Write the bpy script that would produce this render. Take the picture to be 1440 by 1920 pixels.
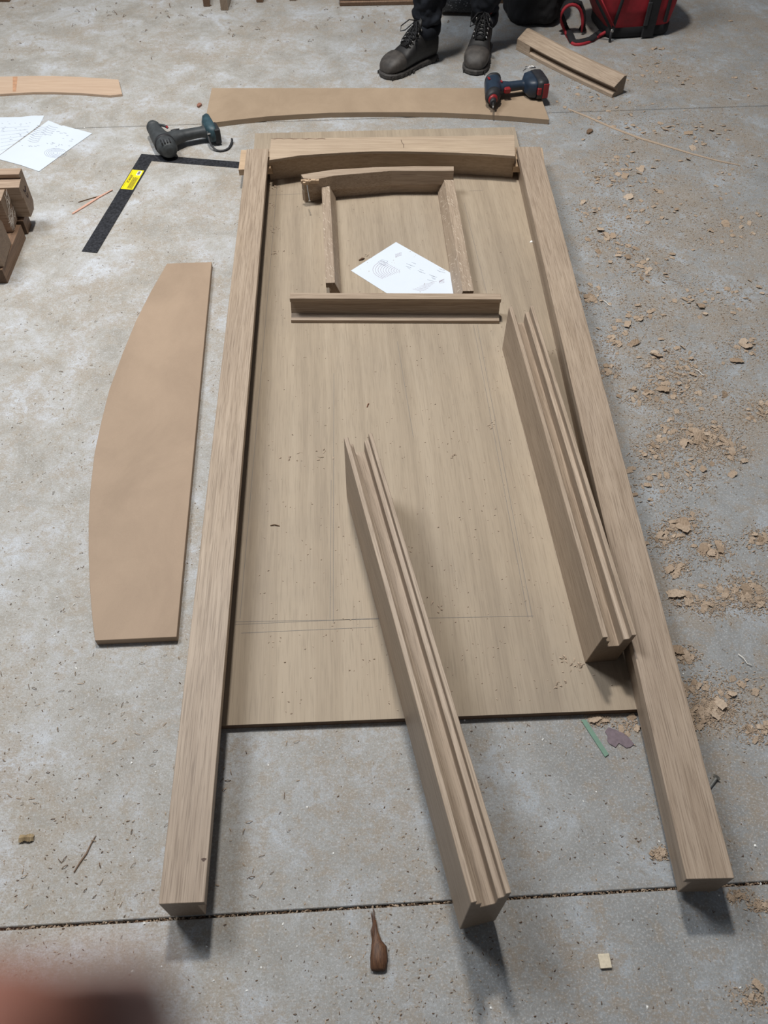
import bpy, bmesh, math, random
from mathutils import Vector, Matrix, noise
R = random.Random(7)
for o in list(bpy.data.objects): bpy.data.objects.remove(o)
SC = bpy.context.scene
COL = SC.collection

# ---------------------------------------------------------------- camera
FPX, PITCH, ROLL, CAMH = 1507.9, math.radians(52.775), math.radians(0.6), 1.5769
_f = Vector((0, math.cos(PITCH), -math.sin(PITCH)))
_r = Vector((1, 0, 0)); _u = _r.cross(_f)
CR = math.cos(ROLL)*_r + math.sin(ROLL)*_u
CU = -math.sin(ROLL)*_r + math.cos(ROLL)*_u
cam_d = bpy.data.cameras.new('camera'); cam = bpy.data.objects.new('camera', cam_d); COL.objects.link(cam)
cam_d.sensor_fit = 'VERTICAL'; cam_d.sensor_height = 36; cam_d.sensor_width = 27
cam_d.lens = 36*FPX/1920
cam_d.clip_start = 0.005
m = Matrix((CR, CU, -_f)).transposed().to_4x4(); m.translation = (0, 0, CAMH)
cam.matrix_world = m
SC.camera = cam
cam_d.dof.use_dof = True
cam_d.dof.focus_distance = 2.0
cam_d.dof.aperture_fstop = (cam_d.lens/1000)/0.0036

def at(px, py, z=0.0):
    """floor-plan survey: where the sight line through a photo pixel meets height z"""
    d = _f*FPX + CR*(px-720) + CU*(960-py)
    t = (z-CAMH)/d.z
    return Vector((0, 0, CAMH)) + d*t

# ---------------------------------------------------------------- world, lamps, exposure
SC.view_settings.view_transform = 'Standard'; SC.view_settings.look = 'None'
SC.view_settings.gamma = 1.0; SC.view_settings.use_curve_mapping = False
SC.view_settings.exposure = 0.0
W = bpy.data.worlds.new('workshop_ambient'); SC.world = W; W.use_nodes = True
bg = W.node_tree.nodes['Background']; bg.inputs[0].default_value = (0.84, 0.90, 1.0, 1); bg.inputs[1].default_value = 0.115

def area(name, loc, target, sx, sy, power, color):
    l = bpy.data.lights.new(name, 'AREA'); l.shape = 'RECTANGLE'; l.size = sx; l.size_y = sy
    l.energy = power; l.color = color
    o = bpy.data.objects.new(name, l); COL.objects.link(o); o.location = loc
    o.rotation_euler = (Vector(target)-Vector(loc)).to_track_quat('-Z', 'Y').to_euler()
    return o
area('ceiling_panel_light', (-0.30, 2.70, 4.1), (-0.30, 2.3, 0), 0.28, 0.28, 128, (1.0, 0.955, 0.89))
area('ceiling_tube_light', (-2.05, 2.45, 4.0), (-0.7, 1.0, 0), 1.0, 1.5, 125, (0.92, 0.96, 1.0))

# ---------------------------------------------------------------- materials
def newmat(name):
    mt = bpy.data.materials.new(name); mt.use_nodes = True
    nt = mt.node_tree; b = nt.nodes['Principled BSDF']
    return mt, nt, b
def N(nt, typ, **kw):
    n = nt.nodes.new(typ)
    for k, v in kw.items():
        if k.startswith('i_'):
            key = k[2:]
            n.inputs[int(key) if key.isdigit() else key].default_value = v
        else: setattr(n, k, v)
    return n
def ramp(nt, fac, stops):
    r = nt.nodes.new('ShaderNodeValToRGB')
    el = r.color_ramp.elements
    while len(el) < len(stops): el.new(0.5)
    for e, (p, c) in zip(el, stops): e.position = p; e.color = (*c, 1) if len(c) == 3 else c
    nt.links.new(fac, r.inputs[0]); return r.outputs[0]
def mix(nt, fac, a, b, mode='MIX'):
    n = nt.nodes.new('ShaderNodeMix'); n.data_type = 'RGBA'; n.blend_type = mode
    for s, v in ((n.inputs[0], fac), (n.inputs[6], a), (n.inputs[7], b)):
        if hasattr(v, 'is_output'): nt.links.new(v, s)
        else: s.default_value = v if isinstance(v, (int, float)) else (*v, 1)
    return n.outputs[2]
def math_n(nt, op, a, b=0.0, clamp=False):
    n = nt.nodes.new('ShaderNodeMath'); n.operation = op; n.use_clamp = clamp
    for s, v in ((n.inputs[0], a), (n.inputs[1], b)):
        if hasattr(v, 'is_output'): nt.links.new(v, s)
        else: s.default_value = v
    return n.outputs[0]
def coords(nt, scale, space='Object', rnd=True):
    tc = nt.nodes.new('ShaderNodeTexCoord'); mp = nt.nodes.new('ShaderNodeMapping')
    mp.inputs['Scale'].default_value = scale
    nt.links.new(tc.outputs[space], mp.inputs[0])
    if rnd:
        oi = nt.nodes.new('ShaderNodeObjectInfo'); va = nt.nodes.new('ShaderNodeVectorMath'); va.operation = 'ADD'
        mu = math_n(nt, 'MULTIPLY', oi.outputs['Random'], 37.0)
        nt.links.new(mp.outputs[0], va.inputs[0]); nt.links.new(mu, va.inputs[1]); return va.outputs[0]
    return mp.outputs[0]
def noise_n(nt, vec, scale=1.0, detail=4.0, rough=0.5, dist=0.0):
    n = N(nt, 'ShaderNodeTexNoise', i_Scale=scale, i_Detail=detail, i_Roughness=rough, i_Distortion=dist)
    nt.links.new(vec, n.inputs['Vector']); return n.outputs['Fac']
def bump(nt, b, h, strength=0.3, dist=0.001):
    n = N(nt, 'ShaderNodeBump', i_Strength=strength, i_Distance=dist)
    nt.links.new(h, n.inputs['Height']); nt.links.new(n.outputs[0], b.inputs['Normal'])

def plain(name, col, rough=0.6, metal=0.0, var=0.0, scale=60, bumpy=0.0, spec=0.5):
    mt, nt, b = newmat(name)
    b.inputs['Roughness'].default_value = rough; b.inputs['Metallic'].default_value = metal
    b.inputs['Specular IOR Level'].default_value = spec
    v = coords(nt, (1, 1, 1)); n = noise_n(nt, v, scale, 5, 0.6)
    d = tuple(max(0, c*(1-var)) for c in col); l = tuple(min(1, c*(1+var)) for c in col)
    nt.links.new(ramp(nt, n, [(0.3, d), (0.7, l)]), b.inputs['Base Color'])
    if bumpy: bump(nt, b, n, bumpy, 0.002)
    return mt

def wood(name, light, dark, pore, axis='y', fine=1.0, figure=0.55, rough=0.55, blotch=None, poreamt=0.6):
    """timber with long grain along the object's own axis"""
    mt, nt, b = newmat(name)
    b.inputs['Roughness'].default_value = rough; b.inputs['Specular IOR Level'].default_value = 0.3
    def sc(across, along): return (along, across, across) if axis == 'x' else (across, along, across)
    # broad figure
    v1 = coords(nt, sc(9, 0.55)); n0 = noise_n(nt, v1, 1.0, 3, 0.5, 0.6)
    rings = math_n(nt, 'FRACT', math_n(nt, 'MULTIPLY', n0, 13.0))
    tri = math_n(nt, 'ABSOLUTE', math_n(nt, 'SUBTRACT', math_n(nt, 'MULTIPLY', rings, 2.0), 1.0))
    v2 = coords(nt, sc(300*fine, 4)); n1 = noise_n(nt, v2, 1.0, 4, 0.65)
    v3 = coords(nt, sc(620*fine, 13)); n2 = noise_n(nt, v3, 1.0, 2, 0.5, 0.4)
    f = math_n(nt, 'ADD', math_n(nt, 'MULTIPLY', tri, figure*0.30), math_n(nt, 'MULTIPLY', n1, 1.0-figure*0.3))
    base = ramp(nt, f, [(0.32, dark), (0.72, light)])
    pm = ramp(nt, n2, [(0.38, (1, 1, 1)), (0.49, (0, 0, 0))])
    c = mix(nt, math_n(nt, 'MULTIPLY', pm, poreamt), base, pore)
    v4 = coords(nt, sc(5, 1.6)); n4 = noise_n(nt, v4, 1.0, 3, 0.6)
    c = mix(nt, ramp(nt, n4, [(0.35, (0, 0, 0)), (0.7, (1, 1, 1))]), c, mix(nt, 1.0, c, blotch or (0.90, 0.90, 0.92), 'MULTIPLY'))
    tcn = nt.nodes.new('ShaderNodeTexCoord'); sx = nt.nodes.new('ShaderNodeSeparateXYZ'); nt.links.new(tcn.outputs['Normal'], sx.inputs[0])
    eg = ramp(nt, math_n(nt, 'ABSOLUTE', sx.outputs[0 if axis == 'x' else 1]), [(0.80, (0, 0, 0)), (0.92, (1, 1, 1))])
    c = mix(nt, eg, c, mix(nt, 1.0, c, (0.60, 0.58, 0.56), 'MULTIPLY'))     # end grain is darker; deepened here to paint in the ends' shade
    nt.links.new(c, b.inputs['Base Color'])
    bump(nt, b, math_n(nt, 'ADD', n1, math_n(nt, 'MULTIPLY', n2, 0.6)), 0.25, 0.0006)
    return mt

OAK = wood('oak', (0.465, 0.368, 0.278), (0.345, 0.262, 0.190), (0.205, 0.150, 0.105), rough=0.5)
OAKX = wood('oak_along_x', (0.47, 0.37, 0.277), (0.35, 0.265, 0.19), (0.22, 0.155, 0.108), axis='x')
OAKH = wood('oak_head', (0.54, 0.425, 0.31), (0.42, 0.32, 0.228), (0.28, 0.20, 0.135), axis='x', poreamt=0.4)
OAKP = wood('oak_fresh_sawn', (0.66, 0.49, 0.33), (0.46, 0.33, 0.215), (0.36, 0.24, 0.15), axis='x', poreamt=0.35)
OAKS = wood('oak_stack', (0.50, 0.375, 0.275), (0.36, 0.255, 0.18), (0.20, 0.135, 0.09), axis='x')
PALE = wood('pale_softwood', (0.66, 0.50, 0.37), (0.52, 0.37, 0.26), (0.45, 0.30, 0.20), axis='x', poreamt=0.3, figure=0.3)
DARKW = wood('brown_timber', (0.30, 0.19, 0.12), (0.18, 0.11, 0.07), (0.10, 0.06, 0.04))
FLECK = None
def fleck_wood():
    mt = OAK.copy(); mt.name = 'oak_ray_fleck'; nt = mt.node_tree; b = nt.nodes['Principled BSDF']
    src = b.inputs['Base Color'].links[0].from_socket
    v = coords(nt, (1, 1, 1)); mp0 = nt.nodes.new('ShaderNodeMapping'); mp0.inputs['Rotation'].default_value = (0, 0, -0.45)
    mp = nt.nodes.new('ShaderNodeMapping'); mp.inputs['Scale'].default_value = (420, 48, 60)
    nt.links.new(v, mp0.inputs[0]); nt.links.new(mp0.outputs[0], mp.inputs[0]); n = noise_n(nt, mp.outputs[0], 1.0, 1.0, 0.4)
    k = ramp(nt, n, [(0.665, (0, 0, 0)), (0.70, (1, 1, 1))])
    nt.links.new(mix(nt, math_n(nt, 'MULTIPLY', k, 0.55), src, (0.74, 0.64, 0.52)), b.inputs['Base Color'])
    return mt
FLECK = fleck_wood()

def ply_mat():
    mt, nt, b = newmat('plywood_face'); b.inputs['Roughness'].default_value = 0.6; b.inputs['Specular IOR Level'].default_value = 0.25
    n0 = noise_n(nt, coords(nt, (11, 0.45, 5), rnd=False), 1, 4, 0.55, 0.7)
    n1 = noise_n(nt, coords(nt, (260, 7, 100), rnd=False), 1, 3, 0.6)
    n2 = noise_n(nt, coords(nt, (42, 0.9, 10), rnd=False), 1, 3, 0.5, 0.3)
    n3 = noise_n(nt, coords(nt, (2.4, 2.0, 5), rnd=False), 1, 5, 0.6, 0.5)
    f = math_n(nt, 'ADD', math_n(nt, 'MULTIPLY', n0, 0.5), math_n(nt, 'ADD', math_n(nt, 'MULTIPLY', n1, 0.22), math_n(nt, 'MULTIPLY', n2, 0.30)))
    c = ramp(nt, f, [(0.40, (0.315, 0.252, 0.185)), (0.50, (0.375, 0.302, 0.222)), (0.60, (0.42, 0.343, 0.255))])
    ny = noise_n(nt, coords(nt, (340, 14, 100), rnd=False), 1, 2, 0.5, 0.2)
    c = mix(nt, ramp(nt, ny, [(0.34, (0.35, 0.35, 0.35)), (0.46, (0, 0, 0))]), c, (0.25, 0.20, 0.148))
    c = mix(nt, ramp(nt, n3, [(0.42, (0, 0, 0)), (0.72, (0.8, 0.8, 0.8))]), c, mix(nt, 1.0, c, (0.84, 0.85, 0.88), 'MULTIPLY'))
    nt.links.new(c, b.inputs['Base Color']); bump(nt, b, n1, 0.12, 0.0004)
    return mt
PLY = ply_mat()
def mdf_mat(name, c0, c1):
    mt, nt, b = newmat(name); b.inputs['Roughness'].default_value = 0.65; b.inputs['Specular IOR Level'].default_value = 0.25
    n0 = noise_n(nt, coords(nt, (6, 4, 6)), 1, 6, 0.65, 0.4); n1 = noise_n(nt, coords(nt, (900, 500, 500)), 1, 2, 0.6)
    f = math_n(nt, 'ADD', math_n(nt, 'MULTIPLY', n0, 0.75), math_n(nt, 'MULTIPLY', n1, 0.25))
    nt.links.new(ramp(nt, f, [(0.35, c0), (0.65, c1)]), b.inputs['Base Color']); return mt
MDF = mdf_mat('mdf_face', (0.325, 0.237, 0.168), (0.395, 0.290, 0.207))
MDFE = mdf_mat('mdf_dusty', (0.325, 0.240, 0.165), (0.40, 0.30, 0.21))

def concrete():
    mt, nt, b = newmat('concrete'); b.inputs['Specular IOR Level'].default_value = 0.35
    g = nt.nodes.new('ShaderNodeNewGeometry')
    def P(scale):
        mp = nt.nodes.new('ShaderNodeMapping'); mp.inputs['Scale'].default_value = scale; nt.links.new(g.outputs['Position'], mp.inputs[0]); return mp.outputs[0]
    big = noise_n(nt, P((1.1, 1.1, 1)), 1, 5, 0.6, 0.3)
    mid = noise_n(nt, P((6, 6, 1)), 1, 10, 0.72, 0.4)
    mid2 = noise_n(nt, P((24, 24, 1)), 1.0, 9, 0.80, 0.3)
    mid3 = noise_n(nt, P((3.1, 3.1, 4)), 1.0, 10, 0.74, 0.5)
    fine = noise_n(nt, P((230, 230, 1)), 1, 4, 0.75)
    grit = noise_n(nt, P((430, 430, 1)), 1, 2, 0.6)
    streak = noise_n(nt, P((60, 180, 1)), 1, 5, 0.75, 2.2)
    sp = nt.nodes.new('ShaderNodeSeparateXYZ'); nt.links.new(g.outputs['Position'], sp.inputs[0])
    # left whiter: partly dust, mostly brighter light painted in; right bare blue grey
    side = math_n(nt, 'ADD', math_n(nt, 'MULTIPLY', sp.outputs[0], -0.55), math_n(nt, 'MULTIPLY', math_n(nt, 'SUBTRACT', big, 0.5), 0.9))
    side = ramp(nt, math_n(nt, 'ADD', side, 0.42), [(0.10, (0, 0, 0)), (0.90, (1, 1, 1))])
    rightx = math_n(nt, 'MULTIPLY', ramp(nt, sp.outputs[0], [(0.62, (0, 0, 0)), (0.95, (1, 1, 1))]), 0.028)
    grey = ramp(nt, mid, [(0.38, (0.235, 0.240, 0.240)), (0.54, (0.29, 0.30, 0.305)), (0.60, (0.34, 0.37, 0.40))])
    pale = ramp(nt, mid, [(0.38, (0.33, 0.31, 0.275)), (0.50, (0.43, 0.42, 0.395)), (0.57, (0.48, 0.485, 0.49)), (0.66, (0.56, 0.59, 0.63))])
    c = mix(nt, side, grey, pale)
    tf = math_n(nt, 'ADD', math_n(nt, 'ADD', math_n(nt, 'MULTIPLY', mid2, 0.62), math_n(nt, 'MULTIPLY', mid3, 0.38)), rightx)
    tan = ramp(nt, tf, [(0.50, (0, 0, 0)), (0.545, (1, 1, 1))])
    c = mix(nt, math_n(nt, 'MULTIPLY', tan, 0.62), c, mix(nt, side, (0.275, 0.232, 0.185), (0.375, 0.33, 0.27)))
    tan2 = ramp(nt, math_n(nt, 'ADD', math_n(nt, 'MULTIPLY', streak, 0.6), math_n(nt, 'MULTIPLY', mid3, 0.4)), [(0.50, (0, 0, 0)), (0.58, (1, 1, 1))])
    c = mix(nt, math_n(nt, 'MULTIPLY', tan2, 0.55), c, (0.30, 0.235, 0.17))
    mott = noise_n(nt, P((75, 75, 1)), 1, 6, 0.8, 0.6)
    c = mix(nt, ramp(nt, mott, [(0.54, (0, 0, 0)), (0.62, (0.5, 0.5, 0.5))]), c, mix(nt, side, (0.235, 0.21, 0.18), (0.33, 0.29, 0.235)))
    c = mix(nt, ramp(nt, mott, [(0.36, (0.45, 0.45, 0.45)), (0.44, (0, 0, 0))]), c, mix(nt, side, (0.36, 0.385, 0.41), (0.60, 0.61, 0.63)))
    c = mix(nt, ramp(nt, grit, [(0.33, (0.6, 0.6, 0.6)), (0.45, (0, 0, 0))]), c, (0.20, 0.18, 0.16))
    c = mix(nt, ramp(nt, fine, [(0.52, (0, 0, 0)), (0.66, (0.5, 0.5, 0.5))]), c, (0.62, 0.62, 0.62))
    vr = N(nt, 'ShaderNodeTexVoronoi', i_Scale=24.0); nt.links.new(P((1, 1, 1)), vr.inputs['Vector'])
    vsel = ramp(nt, vr.outputs['Color'], [(0.78, (0, 0, 0)), (0.80, (1, 1, 1))])
    vd = ramp(nt, vr.outputs['Distance'], [(0.035, (1, 1, 1)), (0.06, (0, 0, 0))])
    c = mix(nt, math_n(nt, 'MULTIPLY', math_n(nt, 'MULTIPLY', vsel, vd), 0.7), c, (0.11, 0.10, 0.09))
    nt.links.new(c, b.inputs['Base Color'])
    nt.links.new(ramp(nt, mid, [(0.3, (0.55,)*3), (0.7, (0.8,)*3)]), b.inputs['Roughness'])
    bump(nt, b, math_n(nt, 'ADD', math_n(nt, 'MULTIPLY', fine, 0.5), mid2), 0.35, 0.0015)
    return mt
CONC = concrete()

# ---------------------------------------------------------------- mesh helpers
class MB:
    def __init__(s): s.v = []; s.f = []
    def add(s, vs, fs):
        o = len(s.v); s.v += [tuple(v) for v in vs]; s.f += [tuple(i+o for i in f) for f in fs]; return s
    def box(s, x0, x1, y0, y1, z0, z1, M=None):
        vs = [Vector((x, y, z)) for z in (z0, z1) for y in (y0, y1) for x in (x0, x1)]
        if M: vs = [M @ v for v in vs]
        return s.add(vs, [(0, 2, 3, 1), (4, 5, 7, 6), (0, 1, 5, 4), (2, 6, 7, 3), (0, 4, 6, 2), (1, 3, 7, 5)])
    def plan(s, pts, z0, z1):      # outline in plan, extruded upwards
        n = len(pts); a = sum(pts[i][0]*pts[(i+1) % n][1]-pts[(i+1) % n][0]*pts[i][1] for i in range(n))
        if a < 0: pts = pts[::-1]
        vs = [(p[0], p[1], z0) for p in pts]+[(p[0], p[1], z1) for p in pts]
        return s.add(vs, [tuple(range(n-1, -1, -1)), tuple(range(n, 2*n))]+[(i, (i+1) % n, n+(i+1) % n, n+i) for i in range(n)])
    def profile(s, pts, y0, y1, fn=None, seg=1, taper=None):   # section in xz, run along y
        n = len(pts); a = sum(pts[i][0]*pts[(i+1) % n][1]-pts[(i+1) % n][0]*pts[i][1] for i in range(n))
        if a < 0: pts = pts[::-1]
        vs = []
        for k in range(seg+1):
            y = y0+(y1-y0)*k/seg
            for x, z in pts:
                v = Vector((x, y, z)); vs.append(fn(v) if fn else v)
        fs = [tuple(range(n)), tuple(range((seg+1)*n-1, seg*n-1, -1))]
        for k in range(seg):
            for i in range(n): fs.append((k*n+i, (k+1)*n+i, (k+1)*n+(i+1) % n, k*n+(i+1) % n))
        return s.add(vs, fs)
    def loft(s, rings, caps=True):
        n = len(rings[0]); vs = [v for r in rings for v in r]; fs = []
        for k in range(len(rings)-1):
            for i in range(n): fs.append((k*n+i, k*n+(i+1) % n, (k+1)*n+(i+1) % n, (k+1)*n+i))
        if caps: fs += [tuple(range(n-1, -1, -1)), tuple(range((len(rings)-1)*n, len(rings)*n))]
        return s.add(vs, fs)
    def tube(s, pts, r, n=8, rs=None, flat=1.0):
        pts = [Vector(p) for p in pts]; rings = []; up = Vector((0, 0, 1))
        for i, p in enumerate(pts):
            d = (pts[min(i+1, len(pts)-1)]-pts[max(i-1, 0)]).normalized()
            a = d.cross(up); a = a.normalized() if a.length > 1e-3 else Vector((1, 0, 0)); b = a.cross(d).normalized()
            rr = rs[i] if rs else r
            rings.append([p+a*math.cos(t)*rr+b*math.sin(t)*rr*flat for t in [2*math.pi*k/n for k in range(n)]])
        return s.loft(rings)
    def cyl(s, p0, p1, r0, r1=None, n=24): return s.tube([p0, p1], r0, n, [r0, r1 if r1 is not None else r0])
    def obj(s, name, mat, parent=None, smooth=False, bevel=0, loc=None, rot=None, remesh=0, sub=0, solid=0):
        me = bpy.data.meshes.new(name); me.from_pydata(s.v, [], s.f); me.validate()
        bm = bmesh.new(); bm.from_mesh(me); bmesh.ops.recalc_face_normals(bm, faces=bm.faces); bm.to_mesh(me); bm.free()
        for mm in (mat if isinstance(mat, (list, tuple)) else [mat]): me.materials.append(mm)
        o = bpy.data.objects.new(name, me); COL.objects.link(o)
        if parent: o.parent = parent
        if loc is not None: o.location = loc
        if rot is not None: o.rotation_euler = rot
        if solid: q = o.modifiers.new('solid', 'SOLIDIFY'); q.thickness = solid
        if remesh:
            q = o.modifiers.new('remesh', 'REMESH'); q.mode = 'VOXEL'; q.voxel_size = remesh; q.use_smooth_shade = True
            q = o.modifiers.new('smooth', 'SMOOTH'); q.factor = 0.5; q.iterations = 3
        if sub: q = o.modifiers.new('sub', 'SUBSURF'); q.levels = sub; q.render_levels = sub
        if bevel: q = o.modifiers.new('bevel', 'BEVEL'); q.width = bevel; q.segments = 1; q.limit_method = 'ANGLE'; q.angle_limit = 0.6
        if smooth:
            for p in me.polygons: p.use_smooth = True
        return o
def tag(o, label, cat, group=None, kind=None):
    o['label'] = label; o['category'] = cat
    if group: o['group'] = group
    if kind: o['kind'] = kind
    return o
def empty(name, loc, rz=0):
    e = bpy.data.objects.new(name, None); COL.objects.link(e); e.location = loc; e.rotation_euler = (0, 0, rz); e.empty_display_size = 0.05
    return e
def arc3(p0, p1, p2, n=16):       # quadratic through three plan points
    out = []
    for i in range(n+1):
        t = i/n; out.append((Vector(p0)*(1-t)*(1-2*t)+Vector(p1)*4*t*(1-t)+Vector(p2)*t*(2*t-1)))
    return out
def frame_of(a, b):               # origin a, y axis towards b, in plan
    d = (b-a); return math.atan2(-d.x, d.y), d.length
def to_local(p, o, rz): q = Vector((p.x-o.x, p.y-o.y, 0)); q.rotate(Matrix.Rotation(-rz, 3, 'Z')); return (q.x, q.y)

# ---------------------------------------------------------------- floor: three cast slabs with open joints
floor = MB().box(-4.5, 4.5, -2.5, 8.5, -0.14, -0.022).obj('floor', plain('joint_dirt', (0.17, 0.13, 0.09), 0.9, var=0.5, scale=300))
floor['kind'] = 'structure'
fa, fb = at(0, 1742), at(1440, 1655); ba, bb = at(143, 240), at(1440, 198)
def jy(a, b, x): return a.y+(b.y-a.y)*(x-a.x)/(b.x-a.x)
def slab(lo, hi):
    mb = MB(); pts = [(x, lo(x)) for x in [-4.5+0.5*i for i in range(19)]]+[(x, hi(x)) for x in [4.5-0.5*i for i in range(19)]]
    mb.plan(pts, -0.1, 0.0); return mb.obj('concrete_slab', CONC, floor, bevel=0.0015)
slab(lambda x: -2.5, lambda x: jy(fa, fb, x)-0.0027)
slab(lambda x: jy(fa, fb, x)+0.0027, lambda x: jy(ba, bb, x)-0.002)
slab(lambda x: jy(ba, bb, x)+0.002, lambda x: 8.5)

# ---------------------------------------------------------------- plywood sheet
ZP = 0.018
p_tl, p_tr, p_br = at(478, 250, ZP), at(965, 238, ZP), at(1200, 1328.5, ZP)
p_bl = at(421, 1360, ZP)
ang_p = math.atan2(p_tr.y-p_tl.y, p_tr.x-p_tl.x); pw = (p_tr-p_tl).length
pu = Vector((math.cos(ang_p), math.sin(ang_p), 0)); pv = Vector((-pu.y, pu.x, 0))
# run the long edges square to the far edge until they meet the near edge line
def near_y(p):
    d = p_br-p_bl; n = Vector((-d.y, d.x, 0)); t = (p_bl-p).dot(n)/(-pv).dot(n); return t
lt, rt = near_y(p_tl), near_y(p_tr)
corners = [p_tl, p_tr, (p_tr-pv*rt)-pu*0.095, p_tl-pv*lt+pu*0.0]
o0 = corners[3]
ply = MB().plan([to_local(c, o0, ang_p) for c in corners], 0, ZP-0.0015).obj('plywood_sheet', [plain('plywood_core', (0.15, 0.095, 0.06), 0.8, var=0.25, scale=40)], loc=(o0.x, o0.y, 0), rot=(0, 0, ang_p))
tag(ply, 'large plywood sheet lying on the concrete inside the door frame, marked with pencil lines', 'plywood')
veneer = MB().plan([to_local(c, o0, ang_p) for c in corners], ZP-0.0015, ZP).obj('face_veneer', PLY, ply)
edgem = plain('plywood_edge', (0.16, 0.10, 0.06), 0.8, var=0.3, scale=40)
ed = MB()
for k in range(3): ed.box(0.004, pw-0.004, -0.0006+0.0, 0.0002, 0.002+k*0.005, 0.0045+k*0.005)
# pencil marks
pl = MB()
def pline(a, b, w=0.0005, mb=pl, z=ZP+0.0003, o=o0, rz=ang_p):
    A = Vector((*to_local(a, o, rz), z)); B = Vector((*to_local(b, o, rz), z)); d = (B-A).normalized(); n = Vector((-d.y, d.x, 0))*w
    mb.add([A-n, B-n, B+n, A+n], [(0, 1, 2, 3)])
for a, b in [((626, 700), (625, 1168)), ((621, 900), (619, 1160)), ((745, 640), (775, 820)), ((895, 610), (998, 1158)), ((888, 610), (990, 1158)),
             ((505, 366), (575, 363)), ((880, 358), (905, 357)), ((440, 1171), (760, 1157)), ((440, 1166), (1000, 1155)), ((452, 1187), (700, 1176)),
             ((520, 345), (450, 1160)), ((870, 380), (925, 600)), ((560, 560), (600, 560))]:
    pline(at(*a, ZP), at(*b, ZP))
pl.obj('pencil_lines', plain('graphite', (0.20, 0.18, 0.16), 0.7), ply)['kind'] = 'stuff'

# ---------------------------------------------------------------- door jambs
JT = 0.115; JB = 0.018
def jamb(pA, pB, pC, pD, side, label):
    """pA pB near left / right top corners, pC pD far left / right"""
    near = (pA+pB)/2; far = (pC+pD)/2; rz, L = frame_of(near, far); w = ((pA-pB).length+(pC-pD).length)/2
    h = JT-JB; x = w/2; r = 0.0135
    if side == 'left': prof = [(-x, 0), (x-r, 0), (x-r, h-0.021), (x, h-0.021), (x, h), (-x, h)]
    else: prof = [(-x+r, 0), (x, 0), (x, h), (-x, h), (-x, h-0.021), (-x+r, h-0.021)]
    near0 = Vector((near.x, near.y, JB))
    o = MB().profile(prof, 0, L).obj('door_jamb', OAK, loc=near0, rot=(0, 0, rz), bevel=0.0008)
    tag(o, label, 'jamb'); return o
jambL = jamb(at(296, 1697, JT), at(384, 1690, JT), at(463, 280, JT), at(503, 278, JT), 'left', 'long oak door jamb on the left side of the frame, beside the upright curved fibreboard template')
jambR = jamb(at(1290, 1650, JT), at(1375, 1645, JT), at(968, 275, JT), at(1014, 275, JT), 'right', 'long oak door jamb on the right side of the frame, nearest the wood shavings')
# black knot near the foot of the left jamb
kn = MB(); kp = at(382, 1612, JT)
kn.add([(0.004*math.cos(t)*(1+0.5*math.sin(3*t)), 0.003*math.sin(t), 0) for t in [i*math.pi/5 for i in range(10)]], [tuple(range(10))])
kn = kn.obj('knot', plain('knot', (0.10, 0.065, 0.05), 0.8), jambL); kn.location = (*to_local(kp, jambL.location, jambL.rotation_euler.z), JT-JB+0.0003)

# ---------------------------------------------------------------- arched head rail
def plan_obj(layers, name, mat, org, rz=0, bevel=0.0008):
    mb = MB()
    for pts, z0, z1 in layers: mb.plan([to_local(p, org, rz) for p in pts], z0-org.z, z1-org.z)
    return mb.obj(name, mat, loc=org, rot=(0, 0, rz), bevel=bevel)
lipF = [at(505, 300, JT), at(563, 291, JT), at(640, 286, JT), at(700, 283.5, JT), at(760, 283.5, JT), at(858, 286, JT), at(920, 289, JT), at(966, 292.5, JT)]
low = [at(507, 339, ZP), at(562, 333, ZP), at(640, 328, ZP), at(700, 325.5, ZP), at(760, 325, ZP), at(851, 327, ZP), at(920, 331, ZP), at(961, 334, ZP)]
xl, xr = lipF[0], lipF[-1]
bl_, br_ = at(508, 260, JT), at(965, 253, JT)
ho = Vector((bl_.x, bl_.y, ZP))
low = [Vector((p.x, max(p.y, 0)+0.003, 0)) for p in low]
head = plan_obj([([bl_, br_]+lipF[::-1], 0.105, JT), ([bl_+Vector((0, -0.004, 0)), br_+Vector((0, -0.004, 0))]+low[::-1], ZP, 0.105)],
                'arched_head_rail', OAKH, ho, 0)
tag(head, 'wide arched oak head rail joining the far ends of the two long jambs', 'rail')
hl, hr = at(452, 281, 0.07), at(1017, 277, 0.07); hl2 = at(447, 318, 0.07); hr2 = at(1022, 312, 0.07)
for a, b, c, d in ((hl, bl_+Vector((0.01, 0, 0)), Vector((bl_.x+0.01, hl2.y+0.012, 0)), hl2), (br_-Vector((0.01, 0, 0)), hr, hr2, Vector((br_.x-0.01, hr2.y-0.002, 0)))):
    mb = MB(); b = Vector((b.x, min(b.y, a.y), 0)) if a is hl else b
    mb.plan([(p.x-ho.x, p.y-ho.y) for p in (a, b, c, d)], 0.048-ZP, 0.07-ZP)
    mb.obj('tenon', OAKP, head, bevel=0.0006)
# split running across the head rail top
sp = MB(); pts = [at(752, 262, JT), at(754, 268, JT), at(757, 271, JT), at(757, 277, JT)]
sp.tube([(p.x-ho.x, p.y-ho.y, JT-ZP+0.0002) for p in pts], 0.0011, 5, flat=0.2)
sp.obj('split', plain('split_dark', (0.09, 0.06, 0.045), 0.9), head)
wn = MB(); pts = [at(508+i*6, 260.2+0.7*math.sin(i*1.9), JT) for i in range(18)]
wn.tube([(p.x-ho.x, p.y-ho.y, JT-ZP) for p in pts], 0.0016, 5, [0.0006+0.0018*abs(math.sin(i*0.7)) for i in range(18)], flat=0.3)
wn.obj('edge_gap_shadow', plain('edge_gap_shadow', (0.13, 0.075, 0.05), 0.9), head)  # dark line stands in for the gap shadow along the waney back edge

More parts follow.
